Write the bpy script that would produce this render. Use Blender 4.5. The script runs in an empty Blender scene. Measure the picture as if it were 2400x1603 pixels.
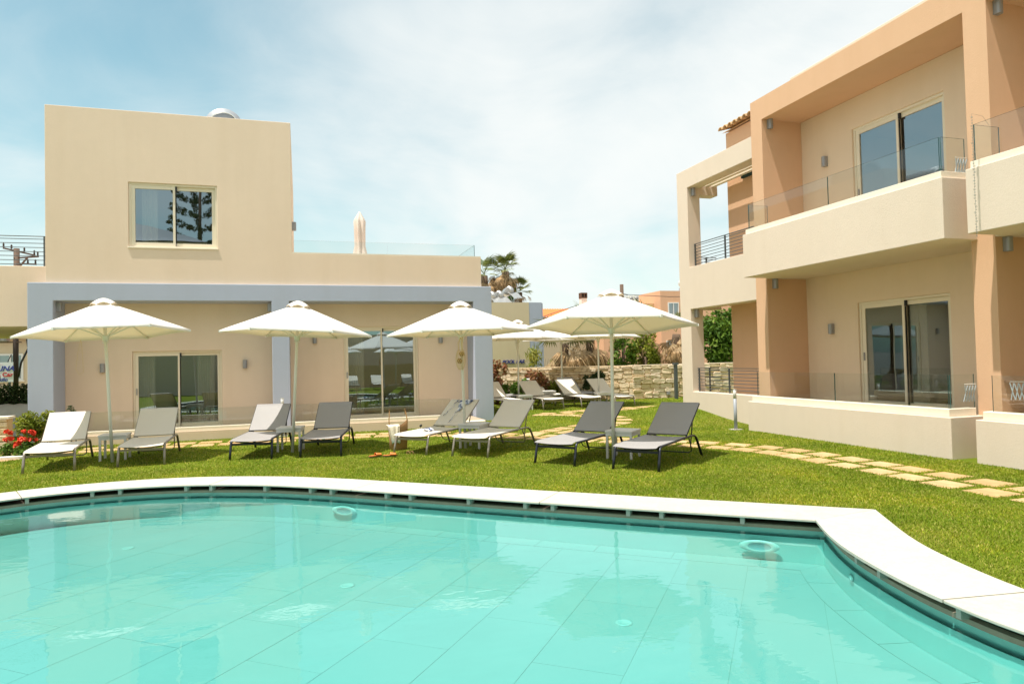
import bpy, bmesh, math, random
import numpy as np
from mathutils import Vector, Matrix
random.seed(7); rng = np.random.default_rng(7)
scene = bpy.context.scene; COL = scene.collection
rad = math.radians

# ------------------------------------------------------------------ camera
cam_d = bpy.data.cameras.new('camera'); cam = bpy.data.objects.new('camera', cam_d); COL.objects.link(cam)
cam_d.sensor_width = 36.0; cam_d.lens = 1606.53 / 2400 * 36.0; cam_d.clip_start = 0.05; cam_d.clip_end = 2000
_r = Vector((0.9552151, -0.2949736, -0.0235518)); _u = Vector((0.0148390, -0.0317416, 0.9993860)); _f = Vector((0.2955401, 0.9549780, 0.0259429))
cam.matrix_world = Matrix(((_r.x, _u.x, -_f.x, 0), (_r.y, _u.y, -_f.y, 0), (_r.z, _u.z, -_f.z, 1.6), (0, 0, 0, 1)))
scene.camera = cam

# ------------------------------------------------------------------ sky, sun, exposure
SUN = Vector((-0.33, -0.11, 1.0)).normalized()
world = bpy.data.worlds.new('World'); scene.world = world; world.use_nodes = True
def build_world():
    nt = world.node_tree; n = nt.nodes; l = nt.links; n.clear()
    out = n.new('ShaderNodeOutputWorld'); bg = n.new('ShaderNodeBackground'); bg.inputs[1].default_value = 0.1
    sky = n.new('ShaderNodeTexSky'); sky.sky_type = 'NISHITA'; sky.sun_disc = False
    sky.sun_elevation = math.asin(SUN.z); sky.sun_rotation = math.atan2(SUN.x, SUN.y); sky.air_density = 1.0; sky.dust_density = 1.2; sky.ozone_density = 1.0
    tc = n.new('ShaderNodeTexCoord'); sep = n.new('ShaderNodeSeparateXYZ'); l.new(tc.outputs['Generated'], sep.inputs[0])
    def math_(op, a, b=None):
        m = n.new('ShaderNodeMath'); m.operation = op
        for i, v in enumerate((a, b)):
            if v is None: continue
            if isinstance(v, (int, float)): m.inputs[i].default_value = v
            else: l.new(v, m.inputs[i])
        return m.outputs[0]
    z = math_('ADD', math_('MAXIMUM', sep.outputs[2], 0.0), 0.38)
    comb = n.new('ShaderNodeCombineXYZ')
    l.new(math_('DIVIDE', sep.outputs[0], z), comb.inputs[0]); l.new(math_('DIVIDE', sep.outputs[1], z), comb.inputs[1])
    mp = n.new('ShaderNodeMapping'); l.new(comb.outputs[0], mp.inputs[0])
    mp.inputs['Location'].default_value = CLOUD_LOC; mp.inputs['Rotation'].default_value = (0, 0, rad(CLOUD_ROT)); mp.inputs['Scale'].default_value = (0.75, 1.0, 1.0)
    big = n.new('ShaderNodeTexNoise'); big.inputs['Scale'].default_value = 0.62; big.inputs['Detail'].default_value = 5.0; big.inputs['Roughness'].default_value = 0.55; big.inputs['Distortion'].default_value = 0.35
    fine = n.new('ShaderNodeTexNoise'); fine.inputs['Scale'].default_value = 3.1; fine.inputs['Detail'].default_value = 8.0; fine.inputs['Roughness'].default_value = 0.62; fine.inputs['Distortion'].default_value = 0.6
    l.new(mp.outputs[0], big.inputs[0]); l.new(mp.outputs[0], fine.inputs[0])
    s = math_('ADD', math_('MULTIPLY', big.outputs[0], 0.84), math_('MULTIPLY', fine.outputs[0], 0.16))
    ramp = n.new('ShaderNodeMapRange'); ramp.interpolation_type = 'SMOOTHSTEP'
    ramp.inputs['From Min'].default_value = 0.32; ramp.inputs['From Max'].default_value = 0.59; ramp.inputs['To Min'].default_value = 0.14; ramp.inputs['To Max'].default_value = 0.97
    l.new(s, ramp.inputs['Value'])
    tint = n.new('ShaderNodeMix'); tint.data_type = 'RGBA'; tint.blend_type = 'MULTIPLY'; tint.inputs[0].default_value = 1.0
    l.new(sky.outputs[0], tint.inputs[6]); tint.inputs[7].default_value = SKY_TINT
    mix = n.new('ShaderNodeMix'); mix.data_type = 'RGBA'; l.new(ramp.outputs[0], mix.inputs[0]); l.new(tint.outputs[2], mix.inputs[6]); mix.inputs[7].default_value = CLOUD_COL
    l.new(mix.outputs[2], bg.inputs[0]); l.new(bg.outputs[0], out.inputs[0])
CLOUD_LOC = (17.734, 5.959, 0.0); CLOUD_ROT = 35.0
SKY_TINT = (0.95, 1.55, 1.25, 1); CLOUD_COL = (7.75, 7.95, 7.8, 1)
build_world()
sun_d = bpy.data.lights.new('sun', 'SUN'); sun_d.energy = 5.0; sun_d.angle = rad(0.53); sun_d.color = (1.0, 0.945, 0.86)
sun = bpy.data.objects.new('sun', sun_d); COL.objects.link(sun); sun.rotation_euler = SUN.to_track_quat('Z', 'Y').to_euler()
vs = scene.view_settings; vs.view_transform = 'Standard'; vs.look = 'None'; vs.gamma = 1.0; vs.use_curve_mapping = False; vs.exposure = 0.35
scene.render.film_transparent = False
cy = scene.cycles
cy.use_denoising = True
try:
    cy.denoiser = 'OPENIMAGEDENOISE'; cy.denoising_input_passes = 'RGB_ALBEDO_NORMAL'; cy.denoising_prefilter = 'ACCURATE'
except Exception: pass
cy.max_bounces = 9; cy.diffuse_bounces = 4; cy.glossy_bounces = 5; cy.transmission_bounces = 6; cy.transparent_max_bounces = 24
cy.sample_clamp_indirect = 6.0; cy.caustics_reflective = False; cy.caustics_refractive = False

# ------------------------------------------------------------------ materials
MATS = {}
class NT:
    def __init__(s, name):
        s.m = bpy.data.materials.new(name); s.m.use_nodes = True; s.n = s.m.node_tree.nodes; s.l = s.m.node_tree.links; s.n.clear()
        s.out = s.n.new('ShaderNodeOutputMaterial'); MATS[name] = s.m
    def new(s, t, **kw):
        nd = s.n.new(t)
        for k, v in kw.items():
            if k.startswith('_'): setattr(nd, k[1:], v)
            else:
                key = k.replace('__', ' ')
                nd.inputs[int(key[1:]) if key[0] == 'i' and key[1:].isdigit() else key].default_value = v
        return nd
    def link(s, a, b): s.l.new(a, b)
    def noise(s, scale, detail=4.0, rough=0.55, coord='Object', stretch=None):
        tc = s.new('ShaderNodeTexCoord'); t = s.new('ShaderNodeTexNoise', Scale=scale, Detail=detail, Roughness=rough)
        src = tc.outputs[coord]
        if coord == 'World':
            src = None
        if stretch:
            mp = s.new('ShaderNodeMapping'); mp.inputs['Scale'].default_value = stretch; s.link(src, mp.inputs[0]); src = mp.outputs[0]
        s.link(src, t.inputs['Vector']); return t.outputs[0]
    def ramp(s, fac, stops):
        r = s.new('ShaderNodeValToRGB'); e = r.color_ramp.elements
        while len(e) > 1: e.remove(e[0])
        e[0].position = stops[0][0]; e[0].color = (*stops[0][1], 1)
        for p, c in stops[1:]:
            q = e.new(p); q.color = (*c, 1)
        s.link(fac, r.inputs[0]); return r.outputs[0]
    def mix(s, fac, a, b, blend='MIX'):
        m = s.new('ShaderNodeMix', _data_type='RGBA', _blend_type=blend)
        for sock, v in ((m.inputs[0], fac), (m.inputs[6], a), (m.inputs[7], b)):
            if isinstance(v, (int, float)): sock.default_value = v
            elif isinstance(v, tuple): sock.default_value = (*v, 1)
            else: s.link(v, sock)
        return m.outputs[2]
    def bump(s, h, strength=0.3, dist=0.01):
        b = s.new('ShaderNodeBump', Strength=strength, Distance=dist); s.link(h, b.inputs['Height']); return b.outputs[0]
    def bsdf(s, color, rough=0.6, normal=None, metal=0.0, spec=0.5, connect=True, **kw):
        b = s.new('ShaderNodeBsdfPrincipled')
        if isinstance(color, tuple): b.inputs['Base Color'].default_value = (*color, 1)
        else: s.link(color, b.inputs['Base Color'])
        if isinstance(rough, float): b.inputs['Roughness'].default_value = rough
        else: s.link(rough, b.inputs['Roughness'])
        b.inputs['Metallic'].default_value = metal; b.inputs['Specular IOR Level'].default_value = spec
        if normal is not None: s.link(normal, b.inputs['Normal'])
        if connect: s.link(b.outputs[0], s.out.inputs[0])
        return b
def tone(c, k): return tuple(min(1.0, v * k) for v in c)
def plaster(name, c, rough=0.9, var=0.05, bump=0.4):
    t = NT(name); a = t.noise(0.55, 5, 0.6); b = t.noise(5.0, 6, 0.65); c1 = t.mix(a, tone(c, 1 - 1.3 * var), tone(c, 1 + 1.0 * var)); c2 = t.mix(b, tone((1, 1, 1), 0.95), (1, 1, 1))
    streak = t.noise(1.0, 5, 0.6, stretch=(2.2, 2.2, 0.16)); st = t.ramp(streak, [(0.30, (0.975, 0.968, 0.955)), (0.52, (1, 1, 1))])
    col = t.mix(1.0, t.mix(1.0, c1, c2, 'MULTIPLY'), st, 'MULTIPLY')
    h = t.mix(0.5, t.noise(170, 3, 0.6), t.noise(34, 4, 0.6)); t.bsdf(col, rough, t.bump(h, bump, 0.012), spec=0.15)
def simple(name, c, rough=0.5, metal=0.0, spec=0.5, var=0.08, scale=9.0, bump=0.0):
    t = NT(name); col = t.mix(t.noise(scale, 4), tone(c, 1 - var), tone(c, 1 + var))
    nb = t.bump(t.noise(scale * 8, 3), bump, 0.004) if bump else None
    t.bsdf(col, rough, nb, metal, spec)
plaster('cream_plaster', (0.735, 0.625, 0.51)); plaster('house_plaster', (0.80, 0.64, 0.495)); plaster('peach_plaster', (0.70, 0.445, 0.28)); plaster('blue_plaster', (0.43, 0.475, 0.58))
plaster('recess_plaster', (0.80, 0.63, 0.465)); plaster('pale_trim', (0.86, 0.78, 0.64), var=0.03); plaster('white_plaster', (0.80, 0.77, 0.71)); plaster('salmon_plaster', (0.70, 0.42, 0.26)); plaster('far_beige', (0.66, 0.56, 0.39))
simple('frame_paint', (0.77, 0.68, 0.53), 0.45, var=0.03); simple('dark_gasket', (0.02, 0.02, 0.022), 0.6); simple('lamp_grey', (0.33, 0.32, 0.325), 0.45, metal=0.3)
simple('black_metal', (0.02, 0.023, 0.03), 0.42, metal=0.4); simple('taupe_metal', (0.30, 0.265, 0.225), 0.38, metal=0.45); simple('navy_metal', (0.028, 0.033, 0.045), 0.36, metal=0.45)
simple('white_metal', (0.74, 0.73, 0.68), 0.4, metal=0.05, var=0.04); simple('table_grey', (0.66, 0.65, 0.63), 0.4, var=0.05); simple('rail_grey', (0.10, 0.115, 0.12), 0.4, metal=0.4)
simple('bollard_grey', (0.31, 0.335, 0.37), 0.45); simple('frosted_plastic', (0.58, 0.57, 0.54), 0.35); simple('galvanised', (0.46, 0.46, 0.45), 0.38, metal=0.6)
simple('interior_wall', (0.26, 0.22, 0.17), 0.9); simple('room_wall', (0.30, 0.25, 0.19), 0.9); simple('curtain_cloth', (0.80, 0.75, 0.64), 0.9, var=0.12); simple('dark_wood', (0.045, 0.03, 0.022), 0.8, var=0.3, bump=0.3)
simple('pole_wood', (0.12, 0.075, 0.05), 0.85, var=0.35, bump=0.3); simple('terrace_tile', (0.44, 0.35, 0.245), 0.55); simple('dark_green_cloth', (0.012, 0.045, 0.045), 0.8)
simple('orange_leather', (0.62, 0.19, 0.035), 0.5, var=0.2); simple('sole_brown', (0.10, 0.05, 0.025), 0.7); simple('red_petal', (0.80, 0.06, 0.02), 0.6, var=0.25); simple('tar', (0.012, 0.012, 0.013), 0.5)
simple('grey_tarp', (0.45, 0.42, 0.40), 0.6, var=0.15, bump=0.6); simple('sign_white', (0.72, 0.76, 0.80), 0.5, var=0.03); simple('sign_blue', (0.03, 0.05, 0.30), 0.5); simple('sign_red', (0.55, 0.02, 0.03), 0.5)
simple('letter_blue', (0.03, 0.045, 0.22), 0.4); simple('rack_plastic', (0.44, 0.51, 0.55), 0.4); simple('jute', (0.40, 0.235, 0.10), 0.9, var=0.25, scale=60, bump=0.5); simple('cord', (0.72, 0.56, 0.30), 0.9)
simple('bark', (0.13, 0.085, 0.055), 0.95, var=0.4, bump=0.8); simple('soil', (0.10, 0.065, 0.04), 1.0, var=0.35, bump=0.8); simple('shutter_wood', (0.18, 0.13, 0.10), 0.8, var=0.2)
simple('asphalt_far', (0.28, 0.25, 0.20), 0.95, var=0.2)

def fabric(name, c, weave=0.5, transl=0.0, tc=None, rough=0.85, sheen=0.0, var=0.03):
    t = NT(name); h = t.noise(420, 2, 0.5); col = t.mix(t.noise(3.0, 4), tone(c, 1 - var), tone(c, 1 + var))
    col = t.mix(1.0, col, t.ramp(h, [(0.35, (0.86, 0.86, 0.86)), (0.6, (1, 1, 1))]), 'MULTIPLY')
    nb = t.bump(t.mix(0.6, h, t.noise(9, 4)), weave, 0.008)
    b = t.bsdf(col, rough, nb, spec=0.3, connect=(transl == 0))
    if transl:
        tr = t.new('ShaderNodeBsdfTranslucent'); tr.inputs[0].default_value = (*(tc or c), 1)
        mx = t.new('ShaderNodeMixShader'); mx.inputs[0].default_value = transl
        t.link(b.outputs[0], mx.inputs[1]); t.link(tr.outputs[0], mx.inputs[2]); t.link(mx.outputs[0], t.out.inputs[0])
fabric('umbrella_cloth', (0.88, 0.855, 0.80), 0.15, 0.20, (0.66, 0.48, 0.27), var=0.01); fabric('closed_cloth', (0.78, 0.68, 0.60), 0.4)
fabric('beige_sling', (0.83, 0.785, 0.70), 0.35, 0.16); fabric('grey_sling', (0.35, 0.335, 0.33), 0.35, rough=0.5); fabric('cream_towel', (0.80, 0.74, 0.60), 1.0, var=0.08)
def towel():
    t = NT('dip_towel'); tc = t.new('ShaderNodeTexCoord'); sp = t.new('ShaderNodeSeparateXYZ'); t.link(tc.outputs['Object'], sp.inputs[0])
    f = t.new('ShaderNodeMath', _operation='MULTIPLY_ADD', i1=2.6, i2=0.0); t.link(sp.outputs[2], f.inputs[0])
    f2 = t.new('ShaderNodeMath', _operation='ADD'); t.link(f.outputs[0], f2.inputs[0])
    nz = t.new('ShaderNodeMath', _operation='MULTIPLY', i1=0.5); t.link(t.noise(9, 4), nz.inputs[0]); t.link(nz.outputs[0], f2.inputs[1])
    col = t.ramp(f2.outputs[0], [(0.30, (0.16, 0.38, 0.46)), (0.62, (0.52, 0.66, 0.66)), (0.85, (0.80, 0.72, 0.56)), (1.3 if False else 1.0, (0.82, 0.74, 0.58))]); t.bsdf(col, 0.95, t.bump(t.noise(60, 3), 0.8, 0.01))
towel()
def bikini():
    t = NT('bikini_cloth'); col = t.ramp(t.noise(11, 2, 0.4), [(0.40, (0.80, 0.80, 0.84)), (0.50, (0.45, 0.52, 0.66)), (0.60, (0.03, 0.05, 0.16))]); t.bsdf(col, 0.6)
bikini()
def schlick(t, normal=None):
    ge = t.new('ShaderNodeNewGeometry'); dt = t.new('ShaderNodeVectorMath', _operation='DOT_PRODUCT'); t.link(ge.outputs['Incoming'], dt.inputs[0]); t.link(normal or ge.outputs['Normal'], dt.inputs[1])
    ab = t.new('ShaderNodeMath', _operation='ABSOLUTE'); t.link(dt.outputs['Value'], ab.inputs[0]); om = t.new('ShaderNodeMath', _operation='SUBTRACT', i0=1.0); t.link(ab.outputs[0], om.inputs[1])
    pw = t.new('ShaderNodeMath', _operation='POWER', i1=5.0); t.link(om.outputs[0], pw.inputs[0]); return pw.outputs[0]
def glass(name, tint, base, edge=None, rough=0.0, ior=1.5, gcol=(0.95, 0.97, 1.0)):
    t = NT(name); mr = t.new('ShaderNodeMapRange'); mr.inputs['To Min'].default_value = max(base, 0.035); t.link(schlick(t), mr.inputs[0])
    tr = t.new('ShaderNodeBsdfTransparent'); tr.inputs[0].default_value = (*tint, 1); gl = t.new('ShaderNodeBsdfGlossy'); gl.inputs['Roughness'].default_value = rough; gl.inputs[0].default_value = (*gcol, 1)
    wob = t.bump(t.noise(0.9, 2), 0.035, 0.03); t.link(wob, gl.inputs['Normal'])
    mx = t.new('ShaderNodeMixShader'); t.link(mr.outputs[0], mx.inputs[0]); t.link(tr.outputs[0], mx.inputs[1]); t.link(gl.outputs[0], mx.inputs[2]); t.link(mx.outputs[0], t.out.inputs[0])
glass('window_glass', (0.50, 0.52, 0.50), 0.31, gcol=(0.76, 0.92, 1.0)); glass('balustrade_glass', (0.945, 0.965, 0.955), 0.0); simple('glass_edge', (0.05, 0.12, 0.11), 0.15)
glass('bead_glass', (0.85, 0.86, 0.84), 0.15)
def water():
    t = NT('water'); tc = t.new('ShaderNodeTexCoord')
    n1 = t.noise(0.75, 2, 0.45); n2 = t.noise(3.2, 3, 0.5, stretch=(1, 1.6, 1)); h = t.mix(0.22, n1, n2)
    nb = t.new('ShaderNodeBump', Strength=0.10, Distance=0.10); t.link(h, nb.inputs['Height'])
    fr = t.new('ShaderNodeFresnel', IOR=1.33); t.link(nb.outputs[0], fr.inputs['Normal'])
    tr = t.new('ShaderNodeBsdfTransparent'); tr.inputs[0].default_value = (0.485, 0.905, 0.87, 1)
    gl = t.new('ShaderNodeBsdfGlossy'); gl.inputs['Roughness'].default_value = 0.0; gl.inputs[0].default_value = (1, 1, 1, 1); t.link(nb.outputs[0], gl.inputs['Normal'])
    mx = t.new('ShaderNodeMixShader'); t.link(fr.outputs[0], mx.inputs[0]); t.link(tr.outputs[0], mx.inputs[1]); t.link(gl.outputs[0], mx.inputs[2]); t.link(mx.outputs[0], t.out.inputs[0])
water()
def tile_mat(name, c, k=0.05):
    t = NT(name); oi = t.new('ShaderNodeObjectInfo'); a = t.mix(t.noise(1.3, 6, 0.65, stretch=(1, 2.2, 1)), tone(c, 1 - 2.0 * k), tone(c, 1 + 1.2 * k))
    col = t.mix(oi.outputs['Random'], a, tone(c, 0.95)); t.bsdf(col, 0.5, t.bump(t.noise(40, 4), 0.12, 0.006))
tile_mat('pool_tile', (0.435, 0.485, 0.475), 0.075); tile_mat('pool_wall_tile', (0.66, 0.86, 0.83), 0.05); tile_mat('lit_wall_tile', (0.74, 0.88, 0.85), 0.04)  # upper wall band: same tile, colour lightened to offset shade under the coping
simple('seam', (0.33, 0.385, 0.355), 0.9, var=0.35, scale=2.2); simple('gutter_dark', (0.13, 0.095, 0.072), 0.9, var=0.3); simple('gutter_lip', (0.34, 0.255, 0.19), 0.8, var=0.2, scale=14); simple('block_grey', (0.46, 0.42, 0.37), 0.85)
simple('light_ring', (0.88, 0.92, 0.90), 0.3); simple('light_lens', (0.40, 0.58, 0.62), 0.15); simple('inlet_white', (0.54, 0.60, 0.59), 0.35)
def coping():
    t = NT('coping_stone'); oi = t.new('ShaderNodeObjectInfo'); c = (0.535, 0.51, 0.445)
    a = t.mix(t.noise(0.9, 6, 0.65), tone(c, 0.93), tone(c, 1.04)); v = t.ramp(t.noise(2.2, 8, 0.75), [(0.46, (1, 1, 1)), (0.50, (0.95, 0.93, 0.90)), (0.54, (1, 1, 1))]); col = t.mix(1.0, a, v, 'MULTIPLY')
    col = t.mix(1.0, col, t.ramp(oi.outputs['Random'], [(0, (0.97, 0.965, 0.95)), (1, (1, 1, 1))]), 'MULTIPLY')
    sp = t.ramp(t.noise(60, 4, 0.7), [(0.30, (0.90, 0.87, 0.82)), (0.42, (1, 1, 1))]); col = t.mix(1.0, col, sp, 'MULTIPLY'); t.bsdf(col, 0.75, t.bump(t.noise(70, 5), 0.2, 0.004))
coping()
def paving():
    t = NT('paving_stone'); oi = t.new('ShaderNodeObjectInfo'); a = t.mix(oi.outputs['Random'], (0.50, 0.325, 0.145), (0.60, 0.42, 0.22)); b = t.ramp(t.noise(4.0, 6, 0.7), [(0.3, (0.70, 0.66, 0.60)), (0.65, (1.05, 1.02, 0.99))]); t.bsdf(t.mix(1.0, a, b, 'MULTIPLY'), 0.85, t.bump(t.noise(26, 5), 0.4, 0.01))
paving()
def stone():
    t = NT('wall_stone'); oi = t.new('ShaderNodeObjectInfo'); a = t.ramp(oi.outputs['Random'], [(0, (0.70, 0.54, 0.34)), (0.35, (0.77, 0.63, 0.44)), (0.7, (0.82, 0.70, 0.53)), (1, (0.73, 0.62, 0.48))])
    b = t.ramp(t.noise(7.0, 7, 0.72), [(0.28, (0.72, 0.62, 0.50)), (0.5, (0.96, 0.93, 0.89)), (0.75, (1.08, 1.06, 1.02))]); t.bsdf(t.mix(1.0, a, b, 'MULTIPLY'), 0.95, t.bump(t.noise(14, 7, 0.7), 0.9, 0.03))
stone(); simple('mortar', (0.60, 0.42, 0.23), 0.95, var=0.25, bump=0.8)
def lawn_mat():
    t = NT('lawn'); a = t.ramp(t.noise(0.7, 6, 0.6), [(0.3, (0.09, 0.15, 0.010)), (0.5, (0.14, 0.19, 0.016)), (0.72, (0.21, 0.21, 0.04))]); b = t.ramp(t.noise(38, 6, 0.75), [(0.25, (0.45, 0.50, 0.40)), (0.7, (1.25, 1.2, 1.1))])
    t.bsdf(t.mix(1.0, a, b, 'MULTIPLY'), 0.95, t.bump(t.noise(60, 5, 0.7), 0.8, 0.02), spec=0.1)
lawn_mat()
def leaf(name, cols, transl=0.25, patch=1.2, tcol=(0.25, 0.32, 0.03), rough=0.6, spec=0.3):
    t = NT(name); g = t.new('ShaderNodeNewGeometry'); c = t.ramp(g.outputs['Random Per Island'], [(i / max(1, len(cols) - 1), k) for i, k in enumerate(cols)])
    p = t.ramp(t.noise(patch, 4, 0.6), [(0.28, (0.62, 0.74, 0.66)), (0.5, (0.98, 0.99, 0.95)), (0.66, (1.34, 1.18, 1.05)), (0.76, (1.55, 1.22, 1.3))]); c = t.mix(1.0, c, p, 'MULTIPLY'); b = t.bsdf(c, rough, spec=spec, connect=False)
    tr = t.new('ShaderNodeBsdfTranslucent'); t.link(t.mix(1.0, c, tone(tcol, 3.2), 'MULTIPLY') if False else c, tr.inputs[0])
    mx = t.new('ShaderNodeMixShader'); mx.inputs[0].default_value = transl; t.link(b.outputs[0], mx.inputs[1]); t.link(tr.outputs[0], mx.inputs[2]); t.link(mx.outputs[0], t.out.inputs[0])
leaf('grass_blade', [(0.135, 0.225, 0.010), (0.22, 0.305, 0.016), (0.32, 0.355, 0.03), (0.47, 0.42, 0.12)], 0.3, 0.9, spec=0.15)
leaf('green_leaf', [(0.05, 0.11, 0.012), (0.10, 0.19, 0.018), (0.17, 0.26, 0.03)], 0.3, 2.0); leaf('bright_leaf', [(0.13, 0.18, 0.014), (0.23, 0.27, 0.025), (0.32, 0.33, 0.045)], 0.35, 2.5); leaf('dark_leaf', [(0.03, 0.055, 0.015), (0.055, 0.09, 0.028), (0.085, 0.125, 0.045)], 0.2, 2.0)
leaf('red_leaf', [(0.24, 0.09, 0.045), (0.38, 0.16, 0.09), (0.22, 0.19, 0.05)], 0.3, 2.5); leaf('palm_green', [(0.10, 0.145, 0.03), (0.20, 0.22, 0.055)], 0.2, 1.5); leaf('palm_dry', [(0.20, 0.125, 0.06), (0.34, 0.225, 0.115), (0.48, 0.34, 0.19)], 0.15, 1.5); leaf('bamboo_leaf', [(0.19, 0.23, 0.025), (0.30, 0.31, 0.05), (0.40, 0.36, 0.09)], 0.3, 2.0)
def roof_mat(name, c):
    t = NT(name); oi = t.new('ShaderNodeObjectInfo'); a = t.mix(oi.outputs['Random'], tone(c, 0.85), tone(c, 1.1)); b = t.ramp(t.noise(12, 5), [(0.3, (0.75, 0.72, 0.70)), (0.7, (1.1, 1.06, 1.0))]); t.bsdf(t.mix(1.0, a, b, 'MULTIPLY'), 0.85)
roof_mat('terracotta', (0.62, 0.40, 0.20)); roof_mat('orange_tile', (0.72, 0.22, 0.06))

# ------------------------------------------------------------------ mesh helpers
class MB:
    def __init__(s): s.v = []; s.f = []; s.mi = []; s.cur = 0; s.smooth = False; s.sm = []
    def face(s, idx): s.f.append(tuple(idx)); s.mi.append(s.cur); s.sm.append(s.smooth)
    def add(s, vs, fs):
        o = len(s.v); s.v += [tuple(v) for v in vs]
        for f in fs: s.face([i + o for i in f])
        return s
    def box(s, x0, y0, z0, x1, y1, z1):
        return s.add([(x0, y0, z0), (x1, y0, z0), (x1, y1, z0), (x0, y1, z0), (x0, y0, z1), (x1, y0, z1), (x1, y1, z1), (x0, y1, z1)], [(0, 3, 2, 1), (4, 5, 6, 7), (0, 1, 5, 4), (1, 2, 6, 5), (2, 3, 7, 6), (3, 0, 4, 7)])
    def union(s, boxes, holes=()):
        ax = [sorted({round(b[i], 4) for b in list(boxes) + list(holes)} | {round(b[i + 3], 4) for b in list(boxes) + list(holes)}) for i in range(3)]
        nx, ny, nz = (len(a) - 1 for a in ax); occ = np.zeros((nx + 2, ny + 2, nz + 2), bool)
        mids = [np.array([(a[i] + a[i + 1]) / 2 for i in range(len(a) - 1)]) for a in ax]
        for lst, val in ((boxes, True), (holes, False)):
            for b in lst:
                m = [(mids[i] > b[i]) & (mids[i] < b[i + 3]) for i in range(3)]
                occ[1:-1, 1:-1, 1:-1][np.ix_(*m)] = val
        vid = {}
        def V(i, j, k):
            key = (i, j, k)
            if key not in vid: vid[key] = len(s.v); s.v.append((ax[0][i], ax[1][j], ax[2][k]))
            return vid[key]
        for i in range(nx):
            for j in range(ny):
                for k in range(nz):
                    if not occ[i + 1, j + 1, k + 1]: continue
                    if not occ[i, j + 1, k + 1]: s.face([V(i, j, k), V(i, j, k + 1), V(i, j + 1, k + 1), V(i, j + 1, k)])
                    if not occ[i + 2, j + 1, k + 1]: s.face([V(i + 1, j, k), V(i + 1, j + 1, k), V(i + 1, j + 1, k + 1), V(i + 1, j, k + 1)])
                    if not occ[i + 1, j, k + 1]: s.face([V(i, j, k), V(i + 1, j, k), V(i + 1, j, k + 1), V(i, j, k + 1)])
                    if not occ[i + 1, j + 2, k + 1]: s.face([V(i, j + 1, k), V(i, j + 1, k + 1), V(i + 1, j + 1, k + 1), V(i + 1, j + 1, k)])
                    if not occ[i + 1, j + 1, k]: s.face([V(i, j, k), V(i, j + 1, k), V(i + 1, j + 1, k), V(i + 1, j, k)])
                    if not occ[i + 1, j + 1, k + 2]: s.face([V(i, j, k + 1), V(i + 1, j, k + 1), V(i + 1, j + 1, k + 1), V(i, j + 1, k + 1)])
        return s
    def tube(s, path, r, n=8, caps=True, r2=None, squash=None):
        path = [Vector(p) for p in path]; rings = []; prev = None; o = len(s.v); N = len(path)
        for i, p in enumerate(path):
            d = (path[min(i + 1, N - 1)] - path[max(i - 1, 0)]).normalized()
            if prev is None: a = d.cross(Vector((0, 0, 1)) if abs(d.z) < 0.9 else Vector((1, 0, 0))).normalized()
            else: a = (prev - d * prev.dot(d)).normalized()
            prev = a; b = d.cross(a); rr = r if r2 is None else r + (r2 - r) * i / (N - 1)
            if isinstance(r, (list, tuple)): rr = r[i]
            q = squash or (1, 1)
            for k in range(n):
                t = 2 * math.pi * k / n + math.pi / n; s.v.append(tuple(p + a * (math.cos(t) * rr * q[0]) + b * (math.sin(t) * rr * q[1])))
        for i in range(N - 1):
            for k in range(n): k2 = (k + 1) % n; s.face([o + i * n + k, o + i * n + k2, o + (i + 1) * n + k2, o + (i + 1) * n + k])
        if caps: s.face([o + k for k in range(n)][::-1]); s.face([o + (N - 1) * n + k for k in range(n)])
        return s
    def bar(s, p, q, w, h=None): return s.tube([p, q], w * 0.7071, 4, squash=(1, (h or w) / w))
    def lathe(s, prof, n=16, c=(0, 0, 0)):
        o = len(s.v)
        for r, z in prof:
            for k in range(n): t = 2 * math.pi * k / n; s.v.append((c[0] + r * math.cos(t), c[1] + r * math.sin(t), c[2] + z))
        for i in range(len(prof) - 1):
            for k in range(n): k2 = (k + 1) % n; s.face([o + i * n + k, o + i * n + k2, o + (i + 1) * n + k2, o + (i + 1) * n + k])
        if prof[0][0] > 1e-4: s.face([o + k for k in range(n)][::-1])
        if prof[-1][0] > 1e-4: s.face([o + (len(prof) - 1) * n + k for k in range(n)])
        return s
    def prism(s, poly, z0, z1):
        n = len(poly); return s.add([(x, y, z0) for x, y in poly] + [(x, y, z1) for x, y in poly], [tuple(range(n))[::-1], tuple(range(n, 2 * n))] + [(i, (i + 1) % n, n + (i + 1) % n, n + i) for i in range(n)])
    def ball(s, c, r, n=8, m=6, sz=1.0): return s.lathe([(r * math.sin(math.pi * i / m) if 0 < i < m else 0.0002, -r * sz * math.cos(math.pi * i / m)) for i in range(m + 1)], n, c)
    def mesh(s, name, mats):
        me = bpy.data.meshes.new(name); me.from_pydata(s.v, [], s.f); mats = [mats] if isinstance(mats, str) else mats
        for m in mats: me.materials.append(MATS[m])
        if len(mats) > 1: me.polygons.foreach_set('material_index', s.mi)
        if any(s.sm): me.polygons.foreach_set('use_smooth', s.sm)
        me.update(); return me
    def build(s, name, mats, parent=None, loc=None, rz=0.0, bevel=0.0):
        o = bpy.data.objects.new(name, s.mesh(name, mats)); COL.objects.link(o)
        if parent: o.parent = parent
        if loc: o.location = loc
        if rz: o.rotation_euler = (0, 0, rz)
        if bevel:
            b = o.modifiers.new('edge', 'BEVEL'); b.width = bevel; b.segments = 2; b.limit_method = 'ANGLE'; b.angle_limit = rad(40)
        return o
def tag(o, label=None, cat=None, group=None, kind=None):
    if label: o['label'] = label
    if cat: o['category'] = cat
    if group: o['group'] = group
    if kind: o['kind'] = kind
    return o
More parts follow.
